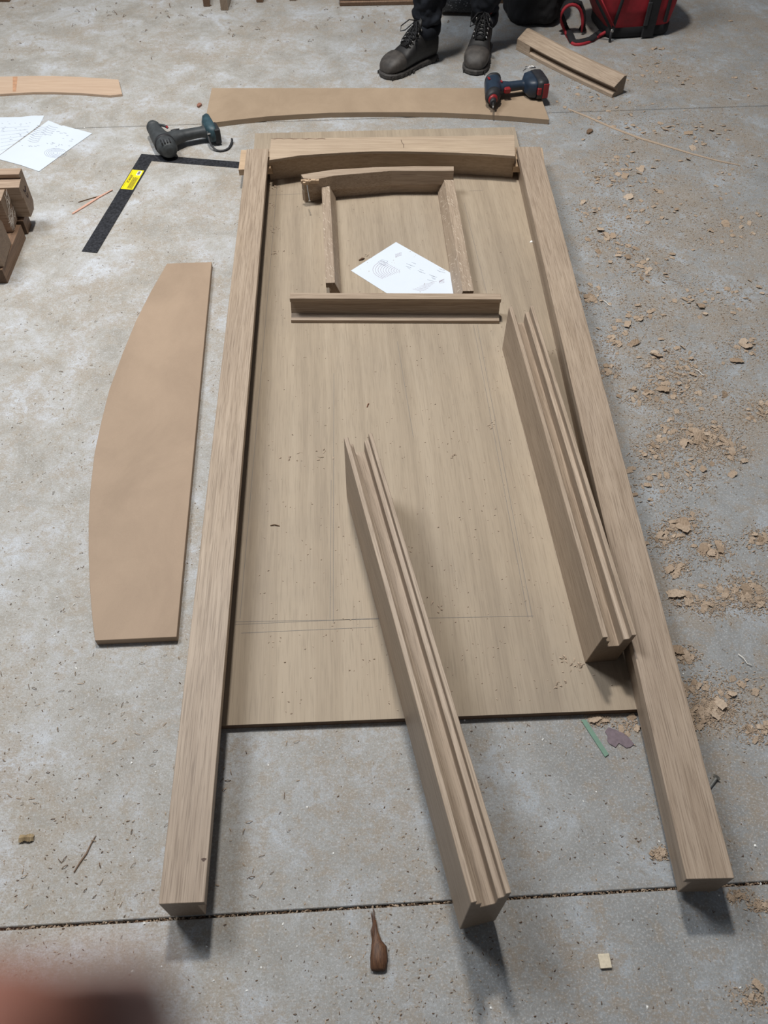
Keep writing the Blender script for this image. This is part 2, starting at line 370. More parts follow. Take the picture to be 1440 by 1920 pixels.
# ---------------------------------------------------------------- grooved heavy timbers
def groove_prof(w, H, lean=0):
    k = w/0.064
    p = [(0, 0), (0.064, 0), (0.064, H), (0.0555, H), (0.0555, H-0.020), (0.0455, H-0.022), (0.0455, H-0.057), (0.020, H-0.057), (0.020, H-0.026), (0.0098, H-0.024), (0.0098, H), (0, H)]
    return [(x*k, z) for x, z in p]
def heavy(bn, bf, w, H, label, lean=0.0, name='grooved_timber', slant=0.0):
    rz, L = frame_of(bn, bf)
    o = MB().profile(groove_prof(w, H), 0, L, fn=(lambda v: Vector((v.x, v.y-(slant*v.z/H if v.y < L/2 else 0), v.z)))).obj(name, OAK, loc=bn, rot=(0, lean, rz), bevel=0.0009)
    o.rotation_mode = 'XYZ'
    o.matrix_world = Matrix.Translation(bn) @ Matrix.Rotation(rz, 4, 'Z') @ Matrix.Rotation(lean, 4, 'Y')
    tag(o, label, 'timber'); return o
g1 = heavy(at(862, 1743, ZP+.0004), at(650, 930, ZP+.0004), 0.0655, 0.213, 'deep grooved oak timber on edge, running off the near edge of the plywood')
bn = at(1097, 1243, ZP+.0004); bf = at(941.5, 654, ZP+.0004)
g2 = heavy(bn, bf, 0.068, 0.150, 'deep grooved oak timber on edge leaning against the right jamb', slant=0.020)
grain_marks = MB()

# ---------------------------------------------------------------- small window frame lying on the sheet
FT = 0.108
a1 = [at(566, 341, FT), at(627, 329, FT), at(734, 320, FT), at(851, 320, FT)]
b1 = [at(564, 328.3, FT), at(624, 319, FT), at(703, 314.5, FT), at(775, 312.6, FT), at(851, 313, FT)]
b1 = [p+Vector((0, 0.004, 0)) for p in b1]
low1 = [at(572, 381, ZP), at(627, 373, ZP), at(734, 365, ZP), at(827, 364, ZP)]; low1.append(Vector((a1[-1].x-0.002, low1[-1].y+0.001, 0)))
org = Vector((a1[0].x, a1[0].y, ZP))
low1 = [Vector((p.x, max(p.y, q_.y+0.013), 0)) for p, q_ in zip(low1, [a1[0]+Vector((0, 0.01, 0)), a1[1], a1[2], a1[3], a1[3]])]; low1[0].x = a1[0].x+0.004
top1 = [a1[0]+Vector((0.004, 0.022, 0)), a1[0]+Vector((0.045, 0.017, 0))]+a1[1:]
sfr = plan_obj([(b1+top1[::-1], 0.056, FT), ([p-Vector((0, 0.003, 0)) for p in b1]+low1[::-1], ZP, 0.056)], 'arched_window_rail', OAKX, org)
tag(sfr, 'short arched oak rail at the far end of the small window frame', 'rail')
rb = MB()
for i in range(15):
    x = R.uniform(0.0, 0.05); y = R.uniform(-0.002, 0.02)*(1-x/0.07)+0.004+x*0.28; s = R.uniform(0.003, 0.008)
    rb.box(x-s, x+s, y-s*0.7, y+s*0.7, FT-ZP-0.014, FT-ZP-R.uniform(-0.0005, 0.006), None)
rb.obj('torn_grain', OAKP, sfr, bevel=0.001)['kind'] = 'stuff'
def stile(nl, nr, fl, fr, side, label, h=0.057, nxt=0.018):
    rz, L = frame_of((nl+nr)/2, (fl+fr)/2); w = ((nl-nr).length+(fl-fr).length)/2; x = w/2
    if side == 'left': prof = [(-x+0.002, 0), (x+nxt, 0), (x+nxt, 0.012), (x, h), (-x, h), (-x, h-0.014), (-x+0.012, h-0.016), (-x+0.012, 0.012)][0:0] or [(-x+0.010, 0), (x+nxt, 0), (x+nxt, 0.010), (x, h-0.004), (x, h), (-x, h), (-x, h-0.018), (-x+0.010, h-0.018)]
    else: prof = [(-x-nxt, 0), (x-0.010, 0), (x-0.010, h-0.018), (x, h-0.018), (x, h), (-x, h), (-x, h-0.004), (-x-nxt, 0.010)]
    n0 = (nl+nr)/2
    o = MB().profile(prof, 0, L).obj('window_stile', FLECK, loc=(n0.x, n0.y, ZP), rot=(0, 0, rz), bevel=0.0007)
    tag(o, label, 'stile'); return o
ST = 0.075
def shorten(p, q, d): return q+(p-q).normalized()*((p-q).length-d)
fl, fr = at(602, 336, ST), at(618, 336, ST); nl, nr = at(611, 530, ST), at(628, 530, ST)
stL = stile(nl, nr, shorten(fl, nl, 0.012), shorten(fr, nr, 0.012), 'left', 'left oak stile of the small window frame, pale ray flecks along its top')
fl, fr = at(831, 328, ST), at(849, 326, ST); nl, nr = at(868, 546, ST), at(888, 545, ST)
stR = stile(nl, nr, shorten(fl, nl, 0.016), shorten(fr, nr, 0.016), 'right', 'right oak stile of the small window frame, between the drawing and the right jamb')
# bottom rail
A, B = at(543, 559.6, 0.09), at(940, 561, 0.09); rz = math.atan2(B.y-A.y, B.x-A.x); L = (B-A).length; H = 0.09-ZP
prof = [(0.002, 0), (0.027, 0), (0.026, H), (0, H), (0, H-0.013), (0.014, H-0.014), (0.004, 0.016), (-0.021, 0.010), (-0.022, 0.0)]
sill = MB().profile(prof, 0, L, fn=lambda v: Vector((v.y, v.x, v.z))).obj('window_bottom_rail', OAKX, loc=(A.x, A.y, ZP), rot=(0, 0, rz), bevel=0.0006)
tag(sill, 'straight oak bottom rail, hollow faced, at the near end of the small frame', 'rail')
# nail
def nail(p0, p1, label, r=0.0016):
    p0, p1 = Vector(p0), Vector(p1); mb = MB(); d = (p1-p0).normalized()
    q = [p-p0 for p in (p0, p1)]; mb.cyl(q[0], q[1]-d*0.002, r, r, 10)
    o = mb.obj('nail', plain('zinc', (0.55, 0.55, 0.52), 0.35, 0.9), loc=p0); o.data.name = 'nail'
    h = MB(); h.cyl(q[1]-d*0.003, q[1], r*1.2, r*2.6, 12); h.obj('screw_head', o.data.materials[0], o)
    tag(o, label, 'screw'); return o
nail(at(575.5, 347, 0.104), at(580.5, 377, 0.068), 'bright screw sticking out of the torn end of the small arched rail')
nail(at(1328, 1479, 0.004), at(1344, 1457, 0.006), 'steel screw on the concrete beside the right jamb', 0.003)

# ---------------------------------------------------------------- fibreboard templates
def board(name, pts, zt, mat, label, cat='board', org=None):
    org = org or Vector((pts[0].x, pts[0].y, 0))
    o = plan_obj([(pts, 0.0003, zt)], name, mat, Vector((org.x, org.y, 0)), 0, bevel=0.0008); tag(o, label, cat); return o
ZM = 0.020
q = [at(x, y, ZM) for x, y in [(313, 494), (283, 546), (255, 601), (230, 662), (205, 730), (190, 790), (177, 850), (169, 920), (166, 980), (166, 1040), (169, 1110), (173, 1160), (178, 1201)]]
board('curved_template', [at(397, 491, ZM)]+q+[at(331, 1194, ZM)], ZM, MDF, 'bow sided brown fibreboard template lying on the pale concrete left of the frame')
q = [at(x, y, ZM) for x, y in [(383, 232), (440, 224.5), (500, 218), (560, 214), (620, 211), (690, 210), (760, 210), (830, 211), (900, 214), (960, 218), (1030, 224)]]
mb2 = board('arched_template', [at(397, 165, ZM), at(1000, 165, ZM)]+[at(1008, 165, ZM)]+q[::-1], ZM, MDFE, 'long fibreboard template with a shallow arch cut in its near edge, under the impact driver')
Z9 = 0.010
q = [at(x, y, Z9) for x, y in [(-60, 147), (0, 143.5), (60, 142), (100, 142), (150, 144), (222, 149), (229, 176), (206, 178.5), (180, 176.5), (150, 174), (100, 172.5), (60, 172.5), (0, 176), (-60, 182)]]
strip = board('plywood_arch_strip', q, Z9, PALE, 'pale curved plywood strip at the far left edge above the paper sheets', 'board')
st = MB(); a = [at(24, 144, Z9), at(33, 144, Z9), at(30, 172, Z9), at(24, 172, Z9)]
st.add([(p.x-strip.location.x, p.y-strip.location.y, Z9+0.0003) for p in a], [(0, 1, 2, 3)])
st.obj('stain_band', plain('rust_stain', (0.52, 0.29, 0.17), 0.7, var=0.2), strip)

# ---------------------------------------------------------------- moulded arched block by the bag
A, B = at(967, 93, 0), at(1147, 184, 0); d = (B-A); rz = math.atan2(d.y, d.x); L = d.length
prof = [(0, 0), (0, 0.013), (0.006, 0.018), (0.024, 0.018), (0.024, 0.033), (0.003, 0.037), (0.000, 0.043), (0.052, 0.073), (0.068, 0.070), (0.068, 0)]
def bow(v): return Vector((v.y, v.x-0.030*math.sin(math.pi*min(1, max(0, v.y/L)))*0.35, v.z))
blk = MB().profile(prof, 0, L, fn=bow, seg=14).obj('moulded_block', OAKX, loc=(A.x, A.y, 0.0005), rot=(0, 0, rz), bevel=0.0008)
tag(blk, 'curved moulded oak offcut with hollowed near face, between boots and red bag', 'timber')
fill = MB().profile([(0.0005, 0.002), (0.0005, 0.0402), (0.024, 0.0402), (0.024, 0.002)], 0.001, 0.085, fn=bow, seg=3).obj('blank_end', OAKX, blk)

# ---------------------------------------------------------------- stacked timbers on the left
def stk(name, px_back, z0, z1, w, ln, prof, mat, label, dy=0, rzz=0.06):
    p = at(*px_back, z1); H = z1-z0
    fn = lambda v: Vector((-v.y, -v.x, v.z))
    o = MB().profile(prof(w, H), 0, ln, fn=fn).obj(name, mat, loc=(p.x, p.y, z0), rot=(0, 0, rzz), bevel=0.001); tag(o, label, 'timber'); return o
pA = lambda w, H: [(0, 0.02), (0, H), (0.036, H), (0.036, H-0.012), (0.028, H-0.016), (0.054, H-0.020), (w, H-0.024), (w, H-0.062), (w-0.008, H-0.062), (w-0.008, 0.0), (0.02, 0)]
pR = lambda w, H: [(0, 0), (0, H), (w, H), (w, 0)]
pC = lambda w, H: [(0, 0), (0, H-0.02), (0.012, H), (w, H), (w, 0)]
sA = stk('stacked_timber', (40, 315), 0.052, 0.185, 0.073, 0.7, pA, OAKS, 'farthest timber of the left hand stack, rebated oak end with dark arc marks')
for k, (zz, s, r0) in enumerate(((0.078, 0.028, 0.004), (0.055, 0.020, 0.002))):
    mk = MB(); mk.tube([(0.0006, -0.025-s*0.8*i/8, zz+0.012*(1-math.sin(math.pi*i/8))-0.004) for i in range(9)], r0*0.5, 6, flat=1.0)
    mk.obj('pen_mark', plain('ink', (0.04, 0.025, 0.03), 0.7), sA)
sB = stk('stacked_timber', (10, 351), 0.052, 0.163, 0.075, 0.7, pC, OAKS, 'middle timber of the left hand stack, brown sawn face in torn clear film', rzz=0.10)
sC = stk('stacked_timber', (0, 405), 0.052, 0.150, 0.12, 0.6, pC, OAKS, 'nearest timber of the left hand stack, sawn end towards the curved template', rzz=0.10)
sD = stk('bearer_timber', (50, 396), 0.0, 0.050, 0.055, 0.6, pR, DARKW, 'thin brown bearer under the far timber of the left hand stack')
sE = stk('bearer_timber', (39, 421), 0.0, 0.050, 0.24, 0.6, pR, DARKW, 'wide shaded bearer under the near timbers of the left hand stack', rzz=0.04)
film = MB()
fz = 0.163-0.052
for i in range(26):
    x = R.uniform(0.001, 0.003); y = -R.uniform(0.0, 0.07); z = fz+0.001-R.uniform(0, 0.085)
    film.tube([(x, y, z), (x+0.001, y-R.uniform(0.003, 0.02), z-R.uniform(0.004, 0.02)), (x, y-R.uniform(0.01, 0.03), z-R.uniform(0.01, 0.04))], 0.0006, 4)
film.obj('torn_film', plain('clear_film', (0.55, 0.50, 0.45), 0.15, var=0.3), sB)['kind'] = 'stuff'

# ---------------------------------------------------------------- drawings on paper
PAPER = plain('paper', (0.66, 0.72, 0.80), 0.8, var=0.02, scale=8)
INK = plain('print_red', (0.28, 0.17, 0.22), 0.8); INKD = plain('print_grey', (0.16, 0.17, 0.22), 0.8)
def paper(name, pts, z, label, draw, folds=None):
    org = Vector((pts[0].x, pts[0].y, z)); mb = MB(); mb.plan([to_local(p, org, 0) for p in pts], 0, 0.0004)
    o = mb.obj(name, PAPER, loc=org); tag(o, label, 'paper'); a, b = MB(), MB()
    def stroke(mbx, P, w=0.0005):
        for p, q in zip(P, P[1:]):
            p = Vector((p.x-org.x, p.y-org.y, 0.0006)); q = Vector((q.x-org.x, q.y-org.y, 0.0006)); dd = (q-p)
            if dd.length < 1e-5: continue
            n = Vector((-dd.y, dd.x, 0)).normalized()*w; mbx.add([p-n, q-n, q+n, p+n], [(0, 1, 2, 3)])
    draw(lambda P, w=0.0005: stroke(a, P, w), lambda P, w=0.0005: stroke(b, P, w))
    if a.v: a.obj('printed_curves', INK, o)['kind'] = 'stuff'
    if b.v: b.obj('printed_text', INKD, o)['kind'] = 'stuff'
    return o
ZQ = ZP+0.0004
def draw1(red, gry):
    for k in range(11):       # nested arched head shapes
        c = (752-k*0.2, 508); r0 = 6+k*4.6
        red([at(c[0]+2-r0*1.02*math.cos(t)*1.0, c[1]+r0*0.42*math.sin(t)-0.2*k, ZQ) for t in [(-0.75+1.5*i/12)*1.15 for i in range(13)]], 0.0004)
    for k in range(6): red([at(774+4*k+i*2.1, 542-2.2*k+3.0*math.sin(i*0.22+k*0.4), ZQ) for i in range(13)], 0.0003)
    for k in range(5): red([at(741+3*i, 481-1.4*k+1.5*math.cos(i*0.9), ZQ) for i in range(5)], 0.0003)
    for k in range(6): red([at(823+2.5*i, 526+1.1*k-i*0.6+0.8*math.sin(i+k), ZQ) for i in range(5)], 0.0003)
    rr = random.Random(3)
    for bx, by, n in ((712, 489, 4), (762, 492, 5), (800, 515, 5), (780, 505, 3), (812, 504, 3)):
        for k in range(n):
            x, y = bx+rr.uniform(-2, 12), by+k*2.4
            gry([at(x, y, ZQ), at(x+rr.uniform(5, 12), y+rr.uniform(2, 4), ZQ)], 0.0004)
    gry([at(708, 492, ZQ), at(716, 487, ZQ), at(727, 490, ZQ), at(722, 496, ZQ)], 0.0003)
paper('paper_drawing', [at(742.5, 454, ZQ), at(658, 507.5, ZQ), at(714, 543, ZQ), at(770, 578, ZQ)*0.55+at(727, 551, ZQ)*0.45, at(857, 556, ZQ), at(857.5, 545, ZQ), at(852.5, 516, ZQ)], ZQ,
      'white sheet with printed concentric arcs lying on the plywood inside the small frame', draw1)
def draw2(red, gry):
    rr = random.Random(5)
    for k in range(9): gry([at(52+k*2.2+i*2.6, 262-k*3.5+3.2*math.sin(i*0.35+0.3)+i*0.4, 0.0015) for i in range(9)], 0.0006)
    for k in range(5): gry([at(78+k*3+i*3, 248-3.4*k+i*1.0+1.0*math.sin(i*0.6), 0.0015) for i in range(7)], 0.0006)
    for k in range(30):
        x, y = rr.uniform(35, 135), rr.uniform(245, 275); gry([at(x, y, 0.0015), at(x+rr.uniform(2, 7), y+rr.uniform(0, 1.6), 0.0015)], 0.0007)
    for k in range(5): gry([at(100+(5+4*k)*math.cos(t)+4, 287+(2.4+1.6*k)*math.sin(t), 0.0015) for t in [0.5*i for i in range(13)]], 0.0004)
def draw3(red, gry):
    rr = random.Random(9)
    for k in range(7): gry([at(1, 240+k*7, 0.001), at(55-k*3, 237+k*6, 0.001)], 0.0003)
    for k in range(22):
        x, y = rr.uniform(2, 62), rr.uniform(228, 262); gry([at(x, y, 0.001), at(x+rr.uniform(1, 5), y+rr.uniform(-0.5, 1.2), 0.001)], 0.0006)
paper('paper_drawing', [at(83, 217, 0.0006), at(60, 217, 0.0006), at(40, 219.5, 0.0006), at(-60, 221, 0.0006), at(-80, 300, 0.0006), at(0, 290, 0.0006), at(74, 235, 0.0006)], 0.0006,
      'white printed sheet at the left edge, partly under the other sheet', draw3)
paper('paper_drawing', [at(91, 226, 0.0012), at(113, 235, 0.0012), at(116, 236.2, 0.0012), at(118, 235.4, 0.0012), at(173, 250, 0.0012), at(73, 321.5, 0.0012), at(-40, 289, 0.0012), at(30, 264, 0.0012)][:5]+[at(140, 273, 0.0012), at(73, 321.5, 0.0012), at(40, 310, 0.0012), at(-8, 297, 0.0012)], 0.0012,
      'white printed sheet with wavy lines, uppermost of the two sheets at the left edge', draw2)

# ---------------------------------------------------------------- steel framing square
SQM = plain('black_steel', (0.035, 0.036, 0.042), 0.42, 0.3, var=0.7, scale=130, bumpy=0.1)
s0 = at(265, 288.5, 0.002); s1 = at(153, 471, 0.002); ux = (s1-s0).normalized(); uy = Vector((-ux.y, ux.x, 0))
org = Vector((s0.x, s0.y, 0)); Ls = (s1-s0).length; wb = 0.052; wt = 0.040; Lt = 0.42
P = [s0, s1, s1+uy*wb, s0+uy*wb+ux*wt, s0+uy*Lt+ux*wt, s0+uy*Lt]
sq = plan_obj([(P, 0.0004, 0.0024)], 'framing_square', SQM, org, 0, bevel=0.0003)
tag(sq, 'black steel framing square with a yellow sticker, flat on the concrete', 'square')
def sqp(a, b, z=0.0026): v = s0+ux*a+uy*b; return (v.x-org.x, v.y-org.y, z)
YEL = plain('yellow_sticker', (0.90, 0.74, 0.015), 0.4, var=0.04, scale=20); BLK = plain('sticker_ink', (0.03, 0.03, 0.03), 0.5); WHT = plain('sticker_white', (0.8, 0.8, 0.8), 0.5)
# the sticker runs from (249,318) to (226,354) in the photograph
sa = (at(248, 318, 0.0025)-s0).dot(ux); sb = (at(228, 354, 0.0025)-s0).dot(ux)
stk_o = MB().add([sqp(sa, 0.003), sqp(sb, 0.003), sqp(sb, wb-0.005), sqp(sa, wb-0.005)], [(0, 1, 2, 3)]).obj('sticker', YEL, sq)
def sqrect(a0, a1, b0, b1, z): return [sqp(a0, b0, z), sqp(a1, b0, z), sqp(a1, b1, z), sqp(a0, b1, z)]
MB().add(sqrect(sa+0.006, sa+0.034, 0.027, 0.042, 0.0028), [(0, 1, 2, 3)]).obj('barcode_label', WHT, stk_o)
bars = MB()
for k in range(9): bars.add(sqrect(sa+0.009+k*0.0024, sa+0.0102+k*0.0024+0.0006*(k % 3 == 0), 0.0295, 0.0385, 0.003), [(0, 1, 2, 3)])
for k in range(7):
    bars.add(sqrect(sa+0.045+R.uniform(0, 0.006), sb-0.005, 0.0235+k*0.0028, 0.0247+k*0.0028, 0.003), [(0, 1, 2, 3)])
bars.add(sqrect(sa+0.01, sb-0.006, 0.0072, 0.0078, 0.003), [(0, 1, 2, 3)])
bars.obj('small_print', BLK, stk_o)['kind'] = 'stuff'
def text_mesh(s, size, mat, parent, M, name='lettering', ext=0.0):
    cu = bpy.data.curves.new('t', 'FONT'); cu.body = s; cu.size = size; cu.extrude = ext; cu.align_x = 'CENTER'; cu.align_y = 'CENTER'; cu.offset = size*0.02
    t = bpy.data.objects.new('t', cu); COL.objects.link(t); bpy.context.view_layer.update()
    me = bpy.data.meshes.new_from_object(t.evaluated_get(bpy.context.evaluated_depsgraph_get())); bpy.data.objects.remove(t)
    me.materials.clear(); me.materials.append(mat); o = bpy.data.objects.new(name, me); COL.objects.link(o); o.parent = parent; o.matrix_local = M; return o
c = Vector(sqp((sa+sb)/2-0.004, 0.0150, 0.003)); xax = -ux; yax = Vector((-xax.y, xax.x, 0))
text_mesh('STANLEY', 0.0125, BLK, stk_o, Matrix(((xax.x, yax.x, 0, c.x), (xax.y, yax.y, 0, c.y), (0, 0, 1, c.z), (0, 0, 0, 1))))

# ---------------------------------------------------------------- power tools
NAVY = plain('navy_plastic', (0.018, 0.032, 0.055), 0.45, var=0.25, scale=30); RUB = plain('black_rubber', (0.018, 0.018, 0.021), 0.6, var=0.3, scale=50)
GREYP = plain('dusty_dark_plastic', (0.045, 0.05, 0.053), 0.6, var=0.35, scale=40, bumpy=0.1); TEAL = plain('worn_teal_plastic', (0.028, 0.062, 0.078), 0.5, var=0.4, scale=50)
REDP = plain('red_plastic', (0.26, 0.015, 0.018), 0.4, var=0.15); STEEL = plain('steel', (0.45, 0.44, 0.43), 0.3, 1.0, var=0.2)
def ell(cx, y, cz, rx, rz_, n=20, p=2.4):
    out = []
    for k in range(n):
        t = 2*math.pi*k/n; c_, s_ = math.cos(t), math.sin(t)
        out.append(Vector((cx+rx*math.copysign(abs(c_)**(2/p), c_), y, cz+rz_*math.copysign(abs(s_)**(2/p), s_))))
    return out
def ellx(x, cy, cz, ry, rz_, n=20, p=2.4): return [Vector((v.y, v.x, v.z)) for v in ell(cy, x, cz, ry, rz_, n, p)]
# impact driver with battery: x = head to battery, -y = nose, lying on its side
pH = at(924, 168, ZM+0.035); pB = at(1000, 161, ZM+0.035)
rz = math.atan2(pB.y-pH.y, pB.x-pH.x)
dr = empty('impact_driver', (pH.x, pH.y, ZM+0.0008), rz)
tag(dr, 'dark blue and red impact driver with battery lying on its side on the arched template', 'power tool')
cz = 0.036
MB().loft([ell(0.28*y, y, cz, a, a, 24) for y, a in ((-0.070, 0.020), (-0.060, 0.027), (-0.035, 0.031), (0.0, 0.034), (0.04, 0.034), (0.055, 0.032))]).loft([ellx(x, y, cz, a, b, 20) for x, y, a, b in ((0.0, 0.010, 0.035, 0.028), (0.04, 0.006, 0.026, 0.022), (0.07, 0.008, 0.019, 0.018), (0.12, 0.012, 0.018, 0.017), (0.145, 0.010, 0.022, 0.019))]).obj('housing', NAVY, dr, remesh=0.0028, smooth=True)
MB().loft([ell(0.28*y, y, cz, a, a, 24) for y, a in ((0.050, 0.0345), (0.065, 0.034), (0.080, 0.026), (0.084, 0.014))]).obj('rear_cap', RUB, dr, smooth=True)
MB().loft([ell(0.28*y, y, cz, a, a, 24, 2) for y, a in ((-0.046, 0.0325), (-0.058, 0.0315), (-0.072, 0.027), (-0.078, 0.022))]).obj('nose_boot', RUB, dr, smooth=True)
MB().loft([ell(0.28*y, y, cz, a, a, 24, 2) for y, a in ((-0.076, 0.0185), (-0.082, 0.0190), (-0.090, 0.0165))]).obj('red_ring', REDP, dr, smooth=True)
MB().loft([ell(0.28*y, y, cz, a, a, 24, 2) for y, a in ((-0.086, 0.012), (-0.092, 0.0135), (-0.108, 0.0125), (-0.110, 0.009))]).obj('chuck', RUB, dr, smooth=True)
MB().tube([(-0.029, -0.105, cz), (-0.037, -0.132, cz-0.003), (-0.039, -0.140, cz-0.004)], 0.004, 6, [0.0045, 0.0042, 0.001]).obj('driver_bit', STEEL, dr)
MB().box(0.040, 0.066, -0.030, -0.010, cz-0.010, cz+0.011).obj('trigger', REDP, dr, bevel=0.004)
MB().box(0.030, 0.037, -0.004, 0.010, cz+0.022, cz+0.0285).obj('direction_switch', REDP, dr, bevel=0.002)
MB().loft([ellx(x, 0.004, cz+0.002, a, b, 20, 4) for x, a, b in ((0.128, 0.026, 0.022), (0.142, 0.052, 0.033), (0.160, 0.058, 0.036), (0.168, 0.058, 0.036))]).obj('battery_foot', NAVY, dr, smooth=True, bevel=0.0)
bat = MB().loft([ellx(x, 0.000, cz+0.003, a, b, 24, 5) for x, a, b in ((0.168, 0.060, 0.037), (0.185, 0.062, 0.039), (0.205, 0.060, 0.038), (0.211, 0.054, 0.034))]).obj('battery', plain('battery_shell', (0.022, 0.022, 0.026), 0.5, var=0.3), dr, smooth=True)
rd = MB(); rd.box(0.165, 0.182, -0.064, -0.052, 0.025, 0.052); rd.obj('red_latch', REDP, bat, bevel=0.003)
for k in range(6): MB().box(0.190, 0.2125, -0.040+k*0.014, -0.033+k*0.014, 0.010, 0.068).obj('red_rib', REDP, bat, bevel=0.002)
MB().box(0.188, 0.210, -0.063, -0.058, 0.012, 0.066).obj('red_stripe', REDP, bat, bevel=0.001)
cl = MB(); cl.tube([(0.140, 0.062, cz+0.030), (0.148, 0.050, cz+0.046), (0.175, 0.046, cz+0.047), (0.186, 0.052, cz+0.044), (0.178, 0.062, cz+0.045), (0.148, 0.066, cz+0.044)], 0.0022, 8); cl.obj('belt_clip', STEEL, dr, smooth=True)
lab = MB(); lab.box(-0.018, -0.010, 0.010, 0.030, cz+0.0335, cz+0.0345); lab.obj('red_badge', REDP, dr)

# bare drill with wrist strap: x = head to foot, +y = nose, lying on its side
pH = at(302, 262, 0.034); pB = at(377, 247, 0.034); rz = math.atan2(pB.y-pH.y, pB.x-pH.x)
dl = empty('cordless_drill', (pH.x, pH.y, 0.0008), rz)
tag(dl, 'scuffed dark cordless drill without battery, wrist strap trailing beside the framing square', 'power tool')
cz = 0.037
MB().loft([ell(x, y, cz, a, a, 24, 2.1) for y, x, a in ((-0.105, 0.010, 0.014), (-0.098, 0.010, 0.026), (-0.080, 0.008, 0.034), (-0.045, 0.004, 0.0365), (-0.005, 0.0, 0.034), (0.035, -0.004, 0.030), (0.075, -0.006, 0.025), (0.080, -0.006, 0.018))]).loft([ellx(x, y, cz-0.002, a, b, 20) for x, y, a, b in ((0.010, -0.030, 0.040, 0.030), (0.05, -0.012, 0.030, 0.023), (0.09, -0.004, 0.0215, 0.019), (0.15, -0.006, 0.020, 0.018), (0.172, -0.008, 0.028, 0.022))]).obj('housing', GREYP, dl, remesh=0.0028, smooth=True)
MB().loft([ell(-0.006, y, cz, a, a, 24, 2) for y, a in ((0.072, 0.0265), (0.092, 0.0262), (0.106, 0.021), (0.107, 0.010))]).obj('nose_collar', GREYP, dl, smooth=True)
MB().loft([ell(x, y, cz, a, a, 24, 2) for y, x, a in ((-0.040, 0.004, 0.0380), (-0.047, 0.004, 0.0385), (-0.053, 0.005, 0.0378))]).obj('rear_band', RUB, dl, smooth=True)
for k in range(4):
    MB().box(-0.014+k*0.010, -0.009+k*0.010, -0.095, -0.068, cz+0.026, cz+0.0335).obj('vent_rib', RUB, dl, bevel=0.001)
MB().loft([ellx(x, 0.028, cz, a, 0.010, 12) for x, a in ((0.046, 0.006), (0.058, 0.010), (0.078, 0.006))]).obj('trigger', RUB, dl, smooth=True)
MB().box(0.030, 0.038, 0.012, 0.026, cz+0.024, cz+0.031).obj('direction_switch', REDP, dl, bevel=0.002)
MB().tube([(0.010, 0.060, cz+0.022), (0.028, 0.050, cz+0.020), (0.034, 0.034, cz+0.022)], 0.005, 8).obj('speed_selector', GREYP, dl, smooth=True)
ft = MB().loft([ellx(x, y, cz, a, b, 20, 3.5) for x, y, a, b in ((0.165, -0.004, 0.034, 0.026), (0.178, 0.004, 0.064, 0.032), (0.194, 0.008, 0.070, 0.034), (0.200, 0.008, 0.066, 0.032))]).obj('battery_foot', TEAL, dl, smooth=True)
MB().box(0.190, 0.212, -0.062, -0.002, cz-0.031, cz+0.024).obj('terminal_block', RUB, ft, bevel=0.003)
st = MB(); pts = [(0.170, -0.032, 0.055), (0.166, -0.055, 0.040), (0.164, -0.078, 0.012), (0.180, -0.102, 0.004), (0.200, -0.110, 0.004), (0.225, -0.104, 0.004), (0.240, -0.080, 0.006), (0.254, -0.058, 0.010), (0.252, -0.048, 0.012)]
st.tube(pts, 0.0048, 8, flat=0.6); st.obj('wrist_strap', RUB, dl, smooth=True, sub=1)
MB().box(0.163, 0.176, -0.056, -0.044, 0.044, 0.050).obj('strap_slider', STEEL, dl, bevel=0.001)

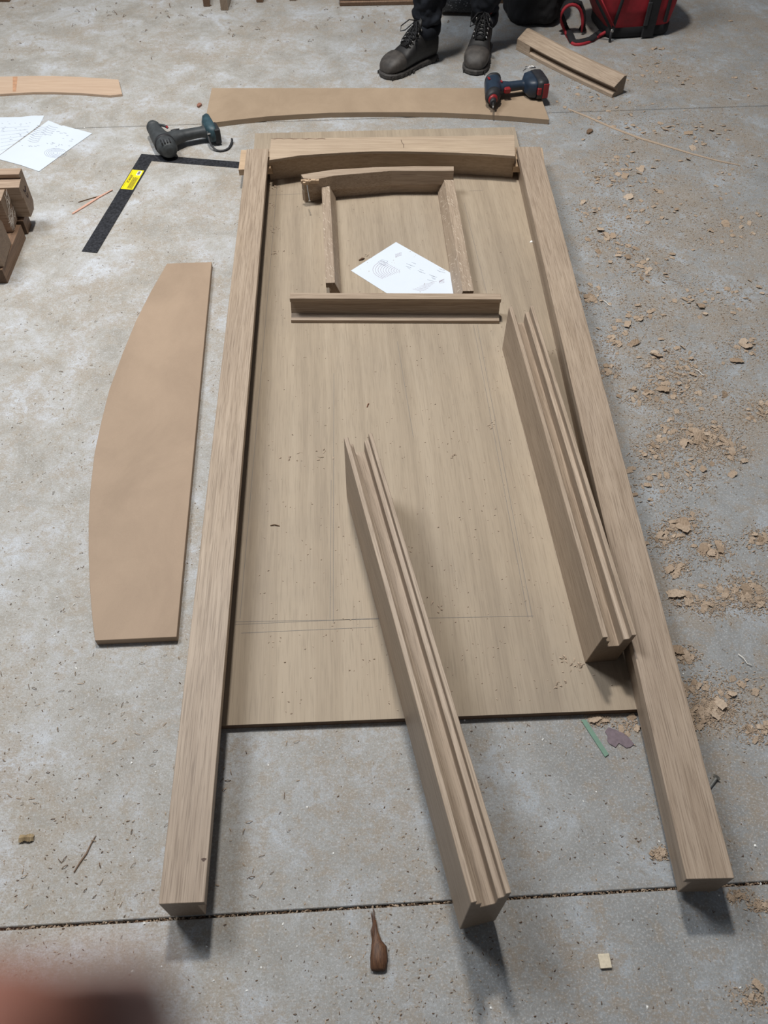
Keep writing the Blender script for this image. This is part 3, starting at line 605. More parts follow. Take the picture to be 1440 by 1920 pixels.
# ---------------------------------------------------------------- person: work boots and dark trousers
CLOTH = plain('black_work_cloth', (0.011, 0.013, 0.018), 0.85, var=0.45, scale=22, bumpy=0.25, spec=0.2)
LEA = plain('scuffed_black_leather', (0.012, 0.011, 0.011), 0.55, var=0.5, scale=35, bumpy=0.3); CAP = plain('dusty_toe_leather', (0.052, 0.045, 0.040), 0.6, var=0.4, scale=45, bumpy=0.15)
SOLE = plain('dusty_sole', (0.050, 0.045, 0.042), 0.75, var=0.4, scale=60, bumpy=0.2); LACE = plain('black_lace', (0.008, 0.008, 0.010), 0.8)
REDL = plain('red_lining', (0.30, 0.03, 0.03), 0.8, var=0.2)
per = empty('person', (0.36, 3.68, 0)); tag(per, 'person standing in dark work trousers and scuffed black safety boots, seen from the shins down', 'person')
def boot(heel, toe):
    d = toe-heel; rz_ = math.atan2(-d.x, d.y); k = d.length/0.30
    b = empty('boot', (heel.x-0.36, heel.y-3.68, 0), rz_); b.parent = per
    def S(y, w, z0, z1, p=2.6, cx=0): return ell(cx*k, y*k, (z0+z1)/2, w*k, (z1-z0)/2, 24, p)
    up = MB().loft([S(0.004, 0.024, 0.02, 0.10), S(0.012, 0.034, 0.015, 0.125), S(0.05, 0.038, 0.013, 0.13), S(0.10, 0.038, 0.013, 0.132), S(0.135, 0.041, 0.013, 0.118), S(0.17, 0.046, 0.013, 0.098), S(0.20, 0.050, 0.013, 0.082), S(0.23, 0.050, 0.013, 0.074)])
    up.loft([[Vector((0.036*k*math.cos(t)*s, 0.052*k+0.050*k*math.sin(t)*s+oy, z)) for t in [2*math.pi*i/24 for i in range(24)]] for z, s, oy in ((0.06, 0.95, 0), (0.11, 1.0, 0), (0.135, 1.03, -0.002), (0.155, 1.04, -0.004), (0.158, 0.9, -0.004))])
    up = up.obj('upper', LEA, b, remesh=0.004, smooth=True)
    MB().loft([S(0.200, 0.0505, 0.014, 0.083), S(0.215, 0.0535, 0.014, 0.0835), S(0.245, 0.053, 0.014, 0.079), S(0.270, 0.047, 0.014, 0.068), S(0.288, 0.035, 0.016, 0.052), S(0.296, 0.018, 0.02, 0.038)]).obj('toe_cap', CAP, b, smooth=True, sub=1)
    out = [(0.0, 0.02), (0.01, 0.036), (0.05, 0.042), (0.10, 0.040), (0.14, 0.043), (0.19, 0.053), (0.235, 0.056), (0.265, 0.051), (0.288, 0.038), (0.302, 0.014)]
    pts = [(x*k, y*k) for y, x in out]+[(-x*k, y*k) for y, x in out[::-1]]
    so = MB().plan(pts, 0.001, 0.022).obj('sole', SOLE, b, bevel=0.005)
    tr = MB()
    for i in range(13):
        y = 0.012+i*0.022
        if 0.10 < y < 0.125: continue
        w = 0.040 if y < 0.15 else 0.0545 if y < 0.25 else 0.045
        for sgn in (-1, 1): tr.box(sgn*w*k-0.002, sgn*w*k+0.0008, y*k, (y+0.012)*k, 0.0005, 0.014)
    tr.obj('tread_lugs', SOLE, so, bevel=0.001)['kind'] = 'stuff'
    # tongue, lining, laces
    MB().loft([[Vector((x*k, y*k, z+0.006*math.cos(x*60))) for x in (-0.020, -0.01, 0, 0.01, 0.020)]+[Vector((x*k, y*k-0.006, z-0.004)) for x in (0.020, 0.01, 0, -0.01, -0.020)] for y, z in ((0.185, 0.094), (0.15, 0.115), (0.125, 0.133), (0.108, 0.155), (0.102, 0.178))]).obj('tongue', LEA, b, smooth=True)
    MB().tube([(0.034*k*math.cos(t), 0.052*k+0.049*k*math.sin(t), 0.160+0.003*math.sin(3*t)) for t in [math.pi*(-0.1+1.2*i/14) for i in range(15)]], 0.0045, 8).obj('lining', REDL, b, smooth=True)
    la = MB()
    for i in range(6):
        y = 0.178-i*0.0135; z = 0.105+i*0.0105
        la.tube([(-0.024*k, y*k, z-0.006), (-0.008*k, (y-0.004)*k, z+0.006), (0.010*k, (y-0.010)*k, z+0.008), (0.024*k, (y-0.013)*k, z+0.004)], 0.0021, 6)
        la.tube([(0.024*k, y*k, z-0.006), (0.008*k, (y-0.004)*k, z+0.008), (-0.010*k, (y-0.010)*k, z+0.008), (-0.024*k, (y-0.013)*k, z+0.004)], 0.0021, 6)
    for sgn in (-1, 1):
        la.tube([(0, 0.108*k, 0.172), (sgn*0.022, 0.135*k, 0.176), (sgn*0.045, 0.158*k, 0.152), (sgn*0.046, 0.160*k, 0.132), (sgn*0.030, 0.148*k, 0.138), (sgn*0.010, 0.118*k, 0.166)], 0.0024, 6)
        la.tube([(0, 0.110*k, 0.170), (sgn*0.012, 0.150*k, 0.142), (sgn*0.020, 0.175*k, 0.112), (sgn*0.014, 0.186*k, 0.100)], 0.0022, 6)
    la.obj('laces', LACE, b, smooth=True)['kind'] = 'stuff'
    ey = MB()
    for i in range(5):
        for sgn in (-1, 1): ey.cyl((sgn*0.026*k, (0.172-i*0.0155)*k, 0.095+i*0.0115), (sgn*0.028*k, (0.173-i*0.0155)*k, 0.104+i*0.0115), 0.0035, 0.003, 8)
    ey.obj('eyelets', STEEL, b, smooth=True)['kind'] = 'stuff'
    return b
h1, t1 = at(812, 108, 0), at(717, 147, 0); h2 = at(905, 88, 0); t2 = at(887, 142, 0)
def fixlen(h, t, L, keep='t'):
    d = (t-h).normalized(); return (t-d*L, t)
h1, t1 = fixlen(h1, t1, 0.30); h2, t2 = fixlen(h2, t2, 0.30)
boot(h1, t1); boot(h2, t2)
# trousers: both legs and the seat as one surface
tv = []; te = []; tr_ = []
def anc(h, t): return h+(t-h).normalized()*0.052
a1_, a2_ = anc(h1, t1), anc(h2, t2)
hip = Vector(((a1_.x+a2_.x)/2+0.04, max(a1_.y, a2_.y)+0.05, 0.93))
tv = [hip, hip+Vector((0, 0, 0.12))]; tr_ = [(0.15, 0.11), (0.155, 0.11)]; te = [(0, 1)]
for a, sx in ((a1_, -1), (a2_, 1)):
    hj = hip+Vector((sx*0.095, 0, -0.08)); lean = Vector((0.05 if sx > 0 else 0.0, 0.0, 0))
    kn_ = Vector((a.x*0.6+hj.x*0.4, min(a.y, hj.y)-0.0, 0.50))+lean*0.5
    i0 = len(tv); tv += [hj, kn_, Vector((a.x*0.85+kn_.x*0.15, a.y*0.85+kn_.y*0.15, 0.30))+lean*0.25, Vector((a.x, a.y, 0.19)), Vector((a.x, a.y, 0.135))]
    tr_ += [(0.095, 0.095), (0.074, 0.074), (0.066, 0.070), (0.060, 0.064), (0.061, 0.066)]
    te += [(0, i0), (i0, i0+1), (i0+1, i0+2), (i0+2, i0+3), (i0+3, i0+4)]
me = bpy.data.meshes.new('trousers'); me.from_pydata([v-Vector((0.36, 3.68, 0)) for v in tv], te, []); me.materials.append(CLOTH)
tro = bpy.data.objects.new('trousers', me); COL.objects.link(tro); tro.parent = per
sk = tro.modifiers.new('skin', 'SKIN'); sk.use_smooth_shade = True
for i, v in enumerate(me.skin_vertices[0].data): v.radius = tr_[i]; v.use_root = (i == 0)
q = tro.modifiers.new('sub', 'SUBSURF'); q.levels = 4; q.render_levels = 4
tx = bpy.data.textures.new('folds', 'CLOUDS'); tx.noise_scale = 0.055; tx.noise_depth = 2
q = tro.modifiers.new('folds', 'DISPLACE'); q.texture = tx; q.strength = 0.045; q.mid_level = 0.5; q.texture_coords = 'LOCAL'
for a in (a1_, a2_):
    hem = MB(); c0 = a-Vector((0.36, 3.68, 0))
    hem.loft([[Vector((c0.x+math.cos(t)*rr*(0.052+0.004*math.sin(3*t)), c0.y+math.sin(t)*rr*(0.058+0.004*math.cos(2*t)), z+0.005*math.sin(2*t+1))) for t in [2*math.pi*i/28 for i in range(28)]] for z, rr in ((0.108, 1.02), (0.112, 1.10), (0.135, 1.12), (0.150, 1.06), (0.156, 0.98))], caps=False)
    hem.obj('trouser_hem', CLOTH, per, smooth=True, solid=0.003)

# ---------------------------------------------------------------- red tool bag
REDC = plain('red_nylon', (0.30, 0.012, 0.022), 0.7, var=0.3, scale=18, bumpy=0.15); BLKC = plain('black_nylon', (0.010, 0.010, 0.012), 0.85, var=0.3, bumpy=0.2)
bA, bB = at(1148, 76, 0), at(1262, 70, 0); rz = math.atan2(bB.y-bA.y, bB.x-bA.x)+0.05; bw = (bB-bA).length+0.02
bag = empty('tool_bag', (bA.x-0.03, bA.y, 0), rz); tag(bag, 'red and black tool bag standing on the concrete behind the moulded offcut', 'bag')
def rb(x0, x1, y0, y1, z, p=6, n=28, sag=0):
    cx, cy, rx, ry = (x0+x1)/2, (y0+y1)/2, (x1-x0)/2, (y1-y0)/2
    return [Vector((cx+rx*math.copysign(abs(math.cos(t))**(2/p), math.cos(t)), cy+ry*math.copysign(abs(math.sin(t))**(2/p), math.sin(t)), z+sag*math.sin(5*t))) for t in [2*math.pi*k/n for k in range(n)]]
MB().loft([rb(0.01, bw, 0.01, 0.24, 0.001), rb(0, bw+0.005, 0, 0.25, 0.012), rb(0, bw+0.005, 0, 0.25, 0.045), rb(0.003, bw, 0.004, 0.246, 0.05)]).obj('base', BLKC, bag, smooth=True)
MB().loft([rb(0.0, bw, 0.002, 0.248, 0.045), rb(-0.045, bw+0.012, -0.004, 0.252, 0.12), rb(-0.11, bw+0.02, -0.006, 0.25, 0.22, sag=0.004), rb(-0.12, bw+0.01, 0.0, 0.25, 0.32), rb(-0.08, bw-0.01, 0.03, 0.23, 0.40), rb(0.0, bw-0.06, 0.07, 0.19, 0.43)]).obj('body', REDC, bag, smooth=True)
MB().box(0.16, 0.215, -0.016, -0.004, 0.006, 0.36).obj('front_strap', BLKC, bag, bevel=0.003)
MB().box(0.155, 0.175, -0.020, -0.012, 0.055, 0.15).obj('strap_buckle', RUB, bag, bevel=0.003)
MB().tube([(0.020, -0.008, 0.055), (0.030, -0.012, 0.14), (0.045, -0.014, 0.24), (0.05, -0.01, 0.33)], 0.007, 8).obj('zip', BLKC, bag, smooth=True)
MB().tube([(0.008, -0.010, 0.050), (-0.030, -0.012, 0.10), (-0.085, -0.014, 0.17), (-0.12, -0.01, 0.26)], 0.006, 8).obj('zip', BLKC, bag, smooth=True)
MB().tube([(0.020, -0.013, 0.062), (-0.018, -0.017, 0.11), (-0.070, -0.018, 0.18)], 0.0028, 6).obj('piping', REDC, bag, smooth=True)
MB().tube([(0.012, -0.014, 0.048), (0.010, -0.020, 0.028), (0.010, -0.022, 0.004)], 0.006, 6).obj('zip_pull', RUB, bag, smooth=True)
MB().cyl((0.012, -0.022, 0.046), (0.012, -0.017, 0.046), 0.007, 0.007, 12).obj('zip_slider', STEEL, bag, smooth=True)
MB().box(bw-0.05, bw-0.035, -0.010, 0.0, 0.06, 0.34).obj('side_piping', BLKC, bag, bevel=0.003)
# padded strap with red edge looping on the floor
Mi = bag.matrix_basis.copy(); bag_inv = (Matrix.Translation(bag.location) @ Matrix.Rotation(rz, 4, 'Z')).inverted()
LP = [(1143, 56, 0.03), (1125, 66, 0.006), (1105, 80, 0.004), (1085, 85, 0.004), (1072, 84, 0.004), (1066, 70, 0.004), (1060, 62, 0.004), (1056, 50, 0.03), (1051, 40, 0.06), (1052, 25, 0.10), (1060, 12, 0.12), (1073, 7, 0.13), (1086, 12, 0.12), (1092, 28, 0.08), (1093, 45, 0.05), (1090, 62, 0.006)]
lp3 = [bag_inv @ at(x, y, z) for x, y, z in LP]
ss = MB(); ss.tube(lp3, 0.008, 8); ss.obj('strap_edge', REDC, bag, smooth=True, sub=1)
s2 = MB(); rings = []
for p in lp3:
    q0 = p+Vector((0.012, 0.010, 0.0)); rings.append(q0)
s2.tube([q+Vector((0, 0.012, 0.004)) for q in rings], 0.018, 8, flat=0.5)
s2.obj('strap_padding', BLKC, bag, smooth=True)
# dark crumpled jacket / bag in the shade
jk = MB(); p0 = at(952, 50, 0); p1 = at(1050, 52, 0); w = (p1-p0).length
jk.loft([rb(0.005, w+0.01, 0.0, 0.30, 0.001, 3, sag=0.0), rb(-0.01, w+0.02, -0.02, 0.32, 0.03, 3), rb(-0.02, w+0.03, -0.02, 0.33, 0.12, 3, sag=0.01), rb(-0.01, w+0.02, 0.01, 0.32, 0.24, 3, sag=0.012), rb(0.03, w-0.02, 0.06, 0.28, 0.33, 3)])
jk = jk.obj('dark_bag', BLKC, loc=(p0.x, p0.y, 0), smooth=True); q = jk.modifiers.new('s', 'SUBSURF'); q.levels = 3; q.render_levels = 3
q = jk.modifiers.new('f', 'DISPLACE'); q.texture = tx; q.strength = 0.03; q.texture_coords = 'LOCAL'
tag(jk, 'black soft bag in the shade between the person and the red bag', 'bag')

# ---------------------------------------------------------------- things along the far edge
a, b_ = at(637, 12, 0), at(862, 8, 0); rz = math.atan2(b_.y-a.y, b_.x-a.x); L = (b_-a).length+0.25
pal = empty('timber_pallet', (a.x, a.y, 0), rz); tag(pal, 'brown timber boards on edge at the far side, behind the standing person', 'timber')
MB().box(0, L, 0, 0.02, 0.0005, 0.018).obj('bottom_board', DARKW, pal, bevel=0.002)
MB().box(-0.004, L, 0.012, 0.035, 0.020, 0.12).obj('side_board', wood('weathered_board', (0.36, 0.28, 0.21), (0.25, 0.18, 0.13), (0.15, 0.1, 0.07), axis='x'), pal, bevel=0.002)
c0, c1 = at(828, 33, 0), at(900, 36, 0)
rt = MB().tube([c0+Vector((0, 0.05, 0.05)), (c0+c1)/2+Vector((0, 0.052, 0.05)), c1+Vector((0, 0.05, 0.05))], 0.045, 20)
for i, v in enumerate(rt.v): rt.v[i] = (v[0]-c0.x, v[1]-c0.y, v[2])
def glit():
    mt, nt, b = newmat('speckled_black'); b.inputs['Roughness'].default_value = 0.4
    n = noise_n(nt, coords(nt, (1, 1, 1)), 160, 3, 0.7); nt.links.new(ramp(nt, n, [(0.60, (0.008, 0.009, 0.011)), (0.68, (0.35, 0.36, 0.38))]), b.inputs['Base Color']); return mt
rt = rt.obj('foam_roll', glit(), loc=(c0.x, c0.y, 0.0), smooth=True); tag(rt, 'black speckled roll on the floor between the legs of the person', 'roll')
for i, (x, y, w, ln, zz, lab, mt) in enumerate([(388, 13, 0.030, 0.35, 0.04, 'slim timber end at the far edge, left of the paler one', DARKW), (421, 20, 0.034, 0.35, 0.05, 'short pale timber end at the far edge, second from the left of the row', OAK),
        (487, 5, 0.032, 0.3, 0.04, 'dark timber end at the far edge, third from the left of the row', DARKW), (549, 2, 0.032, 0.3, 0.04, 'timber end just showing at the far edge, right end of the row', OAK)]):
    p = at(x, y, 0)
    o = MB().box(-w/2, w/2, 0, ln, 0.0005, zz).obj('timber_end', mt, loc=(p.x, p.y, 0), rot=(0, 0, 0.12 if i == 0 else 0), bevel=0.002); tag(o, lab, 'timber')
p = at(6, 4, 0); o = MB().box(-0.16, 0.03, 0, 0.1, 0.0005, 0.02).obj('timber_offcut', DARKW, loc=(p.x, p.y, 0), bevel=0.002); tag(o, 'brown offcut in the far left corner of the floor', 'timber')

# ---------------------------------------------------------------- small finds on the floor
# bark splinter
p = at(709, 1822, 0); bk = MB()
bk.loft([[Vector((cx+w*math.cos(t)*(1+0.1*math.sin(5*t+y*200)), y, 0.002+hh+hh*math.sin(t))) for t in [2*math.pi*k/14 for k in range(14)]] for y, cx, w, hh in ((0, 0.0, 0.011, 0.003), (0.004, 0, 0.0135, 0.006), (0.02, 0.002, 0.015, 0.007), (0.038, 0.0, 0.013, 0.006), (0.048, -0.003, 0.008, 0.004), (0.062, -0.005, 0.004, 0.003), (0.080, -0.007, 0.0025, 0.002))])
bko = bk.obj('bark_piece', wood('bark', (0.17, 0.085, 0.045), (0.08, 0.038, 0.022), (0.03, 0.015, 0.01), fine=1.2), loc=(p.x, p.y, 0), smooth=True)
tag(bko, 'brown bark splinter with frayed fibres on the near concrete', 'bark')
fb_ = MB()
for k in range(9):
    x0 = R.uniform(-0.012, 0.002); fb_.tube([(x0, 0.035+k*0.002, 0.006), (x0*0.6-0.006+R.uniform(-.002, .002), 0.062, 0.005), (-0.010+R.uniform(-0.005, 0.006), 0.078+k*0.0025, 0.004)], 0.0008, 5)
fb_.obj('fibres', bko.data.materials[0], bko)['kind'] = 'stuff'
p = at(1125, 1817, 0); e = empty('wood_offcut', (p.x, p.y, 0), 0.08); tag(e, 'tiny square pale offcut on the near concrete, right of the bark splinter', 'offcut')
MB().box(0, 0.020, 0, 0.022, 0.0005, 0.006).obj('block', plain('birch_face', (0.66, 0.58, 0.44), 0.7, var=0.15, scale=200), e, bevel=0.0006)
# coiled shaving
def curl(name, loc, rz_, L, w, mat, n=9, ridge=0.0016, hgt=0.006, parent=None):
    mb = MB(); vs = []
    for i in range(n*4+1):
        t = i/(n*4); x = L*t; z = hgt*0.5+ridge*math.sin(t*n*2*math.pi)+0.5*hgt*math.sin(math.pi*t)
        for j, yy in enumerate((-0.5, 0, 0.5)): vs.append((x+0.10*w*math.sin(t*7), yy*w*(0.85+0.15*math.sin(t*9+1)), z+(0.3*hgt if j == 1 else -hgt*0.3)))
    fs = [(3*i+j, 3*i+j+1, 3*i+j+4, 3*i+j+3) for i in range(n*4) for j in (0, 1)]
    return mb.add(vs, fs).obj(name, mat, loc=loc, rot=(0, 0, rz_), parent=parent, solid=0.0004)
def shav_mat(name, col, v=0.3):
    mt, nt, b = newmat(name); b.inputs['Roughness'].default_value = 0.6; b.inputs['Specular IOR Level'].default_value = 0.25
    n = noise_n(nt, coords(nt, (1, 1, 1)), 300, 3, 0.6); oi = nt.nodes.new('ShaderNodeObjectInfo')
    c = ramp(nt, n, [(0.3, tuple(x*(1-v) for x in col)), (0.7, col)])
    c = mix(nt, oi.outputs['Random'], c, mix(nt, 1.0, c, (0.62, 0.56, 0.50), 'MULTIPLY')); nt.links.new(c, b.inputs['Base Color'])
    return mt
SHA = shav_mat('oak_shaving', (0.58, 0.46, 0.35)); SHD = shav_mat('dark_splinter', (0.24, 0.155, 0.10)); SHP = shav_mat('pale_shaving', (0.72, 0.60, 0.40))
p = at(36, 1573, 0.003); o = curl('coiled_shaving', (p.x, p.y, 0.0015), 0.10, 0.026, 0.014, SHP, 7, 0.0015, 0.006); tag(o, 'pale ribbed coiled shaving on the near left concrete', 'shaving')
def strip_(name, pts, w, mat, label, cat, h=0.0015, arch=0):
    P = [at(x, y, 0) for x, y in pts]; org = P[0]; mb = MB(); rings = []
    for i, p in enumerate(P):
        d = (P[min(i+1, len(P)-1)]-P[max(i-1, 0)]).normalized(); n = Vector((-d.y, d.x, 0)); t = i/(len(P)-1); ww = w*(w and (0.35+0.65*math.sin(math.pi*(0.15+0.8*t)))) ; q = p-org; z = 0.0004+arch*math.sin(math.pi*t)
        rings.append([q-n*ww+Vector((0, 0, z)), q+n*ww+Vector((0, 0, z)), q+n*ww+Vector((0, 0, z+h)), q-n*ww+Vector((0, 0, z+h))])
    o = mb.loft(rings).obj(name, mat, loc=org); tag(o, label, cat); return o
strip_('thin_wood_strip', [(1065, 205), (1100, 219), (1150, 241), (1200, 260), (1240, 272), (1300, 290), (1345, 302), (1388, 311)], 0.0055, SHA, 'long thin curved oak strip lying over the far right concrete', 'strip', 0.002)
strip_('splinter', [(136, 402), (160, 387), (185, 371), (211, 357)], 0.0045, plain('pink_cedar', (0.62, 0.36, 0.27), 0.7), 'pink wood splinter left of the framing square', 'splinter', 0.003)
strip_('splinter', [(147, 380), (170, 373), (195, 366), (211, 358)], 0.0018, SHD, 'thin dark splinter crossing the pink one left of the framing square', 'splinter', 0.002)
strip_('twig', [(139, 1636), (150, 1618), (163, 1600), (170, 1585), (179, 1569)], 0.0013, SHD, 'thin dark twig on the near left concrete', 'twig', 0.0025)
strip_('green_strip', [(1093, 1352), (1116, 1385), (1138, 1418)], 0.0, plain('green_felt', (0.20, 0.33, 0.25), 0.9, var=0.15), 'narrow green strip on the concrete near the plywood edge', 'strip', 0.002)
bpy.data.objects.remove(bpy.data.objects['green_strip'])
P = [at(1089, 1351, 0), at(1098, 1350, 0), at(1141, 1415, 0), at(1134, 1420, 0)]
o = plan_obj([(P, 0.0004, 0.0028)], 'green_strip', plain('green_plastic', (0.17, 0.28, 0.215), 0.8, var=0.12), Vector((P[0].x, P[0].y, 0)), 0, 0); tag(o, 'narrow green strip on the concrete near the plywood edge', 'strip')
P = [at(x, y, 0) for x, y in [(1134, 1372), (1140, 1364), (1152, 1368), (1164, 1373), (1174, 1378), (1189, 1396), (1181, 1402), (1174, 1403), (1160, 1394), (1154, 1402), (1142, 1395), (1138, 1389), (1139, 1381)]]
o = plan_obj([(P, 0.0006, 0.0022)], 'felt_scrap', plain('mauve_felt', (0.19, 0.15, 0.17), 0.95, var=0.2, scale=90, bumpy=0.3), Vector((P[0].x, P[0].y, 0)), 0, 0.0005); tag(o, 'torn mauve scrap beside the green strip, near the plywood edge', 'scrap')
def chip(px, py, s, mat, name, label, cat='chip', h=0.003, rz_=0.3):
    p = at(px, py, 0); mb = MB(); n = 7
    mb.plan([(s*math.cos(2*math.pi*i/n)*(0.8+0.35*((i*37) % 5)/5), s*0.6*math.sin(2*math.pi*i/n)*(0.8+0.3*((i*23) % 5)/5)) for i in range(n)], 0.0004, h)
    o = mb.obj(name, mat, loc=(p.x, p.y, 0), rot=(0, 0, rz_), bevel=0.0006); tag(o, label, cat); return o
chip(1105, 248, 0.020, SHD, 'bark_chip', 'dark bark chip on the far right concrete near the thin strip', h=0.008, rz_=1.0)
chip(1190, 928, 0.011, SHA, 'wood_flake', 'oak flake touching the outside of the right jamb halfway down', h=0.003)
chip(374, 199, 0.016, plain('red_bark', (0.28, 0.13, 0.09), 0.8), 'bark_chip', 'reddish bark chip just left of the arched template', h=0.008, rz_=1.3)
chip(690, 766, 0.0001, SHD, 'x', 'x')
bpy.data.objects.remove(bpy.data.objects['x'])
p = at(688, 764, ZP); strip = MB().tube([(0, 0, 0.001), (0.002, 0.008, 0.0025), (0.005, 0.014, 0.001)], 0.0012, 5).obj('wood_splinter', plain('red_splinter', (0.22, 0.09, 0.05), 0.8), loc=(p.x, p.y, ZP+0.0004)); tag(strip, 'small red brown splinter alone on the middle of the plywood', 'splinter')
p = at(673, 489, ZP); o = MB().tube([(0, 0, 0.002), (0.010, 0.006, 0.004), (0.018, 0.011, 0.002)], 0.003, 6, [0.002, 0.0035, 0.001]).obj('wood_splinter', SHD, loc=(p.x, p.y, ZP)); tag(o, 'dark splinter on the plywood left of the paper drawing', 'splinter')
p = at(507, 986, ZP); o = MB().tube([(0, 0, 0.001), (0.010, 0.002, 0.003), (0.022, -0.001, 0.001)], 0.0012, 5).obj('wood_splinter', SHD, loc=(p.x, p.y, ZP)); tag(o, 'thin splinter on the left half of the plywood', 'splinter')
for i, (x, y, lab) in enumerate([(1303, 694, 'thin white thread among the shavings, upper one'), (1383, 1228, 'thin white thread among the shavings, lower one'), (1130, 565, 'tiny white thread just right of the right jamb')]):
    p = at(x, y, 0); o = MB().tube([(0, 0, 0.004), (0.008, -0.010, 0.006), (0.014, -0.022, 0.003), (0.022, -0.026, 0.005)], 0.0010, 5).obj('white_thread', plain('white_thread', (0.85, 0.82, 0.75), 0.6), loc=(p.x, p.y, 0), smooth=True); tag(o, lab, 'thread')
p = at(993, 455, ZP); o = MB().add([(0, 0, 0.0005), (0.008, 0.002, 0.001), (0.014, 0.0, 0.0005), (0.010, 0.010, 0.002), (0.003, 0.008, 0.001)], [(0, 1, 2, 3, 4)]).obj('paper_scrap', plain('white_scrap', (0.85, 0.85, 0.85), 0.8), loc=(p.x, p.y, ZP), solid=0.0005); tag(o, 'tiny white scrap on the plywood beside the right jamb', 'scrap')

# ---------------------------------------------------------------- shavings
occupied = []
def occ_poly(pts): occupied.append([(p.x, p.y) for p in pts])
def inside(x, y, poly):
    c = False; j = len(poly)-1
    for i in range(len(poly)):
        xi, yi = poly[i]; xj, yj = poly[j]
        if (yi > y) != (yj > y) and x < (xj-xi)*(y-yi)/(yj-yi)+xi: c = not c
        j = i
    return c
occ_poly([at(296, 1700, .05), at(384, 1695, .05), at(505, 262, .05), at(460, 262, .05)]); occ_poly([at(1283, 1660, .05), at(1375, 1655, .05), at(1016, 255, .05), at(965, 255, .05)])
occ_poly(corners); occ_poly([at(397, 488), at(313, 492), at(255, 600), at(205, 730), at(172, 870), at(163, 1000), at(172, 1205), at(335, 1205)])
occ_poly([at(390, 160), at(1020, 160), at(1036, 240), at(383, 246)]); occ_poly([at(862, 1745), at(935, 1735), at(800, 1300), at(720, 1300)])
occ_poly([at(-60, 135), at(232, 140), at(235, 185), at(-60, 190)]); occ_poly([at(-200, 215), at(90, 215), at(180, 250), at(73, 325), at(-200, 300)])
occ_poly([s0-uy*0.01-ux*0.01, s1+ux*0.01-uy*0.01, s1+uy*wb+ux*0.01, s0+uy*wb+ux*wt, s0+uy*Lt+ux*wt, s0+uy*Lt]); occ_poly([at(0, 320), at(75, 330), at(75, 560), at(-60, 560)])
occ_poly([at(955, 60), at(1170, 140), at(1165, 190), at(950, 95)]); occ_poly([at(700, 60), at(940, 60), at(925, 160), at(700, 160)]); occ_poly([at(265, 225), at(410, 215), at(410, 300), at(270, 300)])
occ_poly([at(1045, 0), at(1275, 0), at(1275, 88), at(1045, 90)])
def free(x, y): return not any(inside(x, y, p) for p in occupied)
shapes = []
for k in range(10):     # ten master flakes, sharing mesh data
    n = 5; vs = []; n = 6; L = R.uniform(0.012, 0.026); w = R.uniform(0.009, 0.018); cu = R.uniform(0.35, 1.1); rd = R.uniform(0.0006, 0.0014)
    for i in range(n*2+1):
        t = i/(n*2)
        for j in range(4):
            s = j/3-0.5; jag = R.uniform(-0.08, 0.08)
            x = (t-0.5)*L*(1+0.2*abs(s))+jag*w*0.5; y = s*w*(1-0.35*abs(2*t-1)**2)+jag*w
            vs.append((x, y, 0.0006+0.25*L*cu*(1-abs(2*t-1)**1.5)*0.5+rd*math.sin(t*n*2*math.pi)+R.uniform(0, 0.0008)))
    fs = [(4*i+j, 4*i+j+1, 4*i+j+5, 4*i+j+4) for i in range(n*2) for j in range(3)]
    shapes.append((vs, fs))
masters = []
for vs, fs in shapes:
    me = bpy.data.meshes.new('wood_shaving'); me.from_pydata(vs, [], fs); me.materials.append(SHA); masters.append(me)
# piles as seen: pixel centre, spread (px), amount
PILES = [(1265, 668, 45, 16), (1255, 702, 50, 42), (1300, 740, 55, 26), (1205, 745, 30, 16), (1330, 825, 45, 30), (1262, 812, 35, 24), (1325, 820, 30, 18), (1220, 845, 25, 12), (1290, 880, 50, 18), (1370, 850, 25, 10),
         (1150, 640, 30, 16), (1140, 695, 20, 10), (1400, 650, 40, 20), (1430, 770, 40, 30), (1280, 985, 30, 20), (1245, 1010, 25, 14), (1335, 1030, 28, 20), (1270, 1065, 20, 12), (1285, 1125, 24, 12), (1330, 1140, 22, 8), (1385, 1110, 36, 30), (1425, 1010, 20, 14), (1420, 1130, 26, 12),
         (1240, 905, 50, 14), (1170, 470, 50, 20), (1220, 500, 50, 22), (1130, 440, 40, 18), (1180, 400, 45, 18), (1100, 395, 30, 12), (1130, 330, 40, 20), (1210, 330, 60, 22), (1260, 390, 60, 14), (1330, 250, 50, 18), (1270, 240, 40, 12), (1330, 440, 60, 18), (1400, 420, 50, 14), (1300, 560, 50, 16), (1390, 560, 50, 16), (1200, 590, 40, 18), (1110, 560, 30, 12), (1390, 160, 50, 8),
         (1180, 150, 40, 6), (1230, 130, 40, 12), (1270, 150, 50, 12), (1080, 175, 40, 10), (1120, 210, 50, 12), (1210, 205, 60, 12), (1190, 240, 35, 12), (1160, 300, 40, 14), (1240, 85, 40, 14), (1315, 1340, 30, 26), (1340, 1330, 30, 26), (1300, 1290, 30, 12), (1280, 1230, 20, 10), (1380, 1290, 45, 10), (1420, 1370, 30, 14), (1235, 1600, 12, 3), (1385, 1680, 14, 4), (1425, 1700, 15, 5), (1240, 1600, 10, 3), (1178, 1362, 20, 5), (1120, 1350, 14, 6), (1410, 1870, 24, 5), (1095, 150, 30, 6), (1370, 60, 50, 4), (1360, 330, 60, 12), (1430, 300, 40, 8)]
big = []; 
for cx, cy, s, n in PILES:
    for k in range(n):
        x, y = cx+R.gauss(0, s*0.55), cy+R.gauss(0, s*0.34); p = at(x, y, 0)
        if free(p.x, p.y) and -100 < x < 1540: big.append(p)
R.shuffle(big); big.sort(key=lambda p: p.y)
ind = big[::max(1, len(big)//290)][:295]; rest = [p for p in big if p not in ind]
GR = 'loose shavings right of the frame'
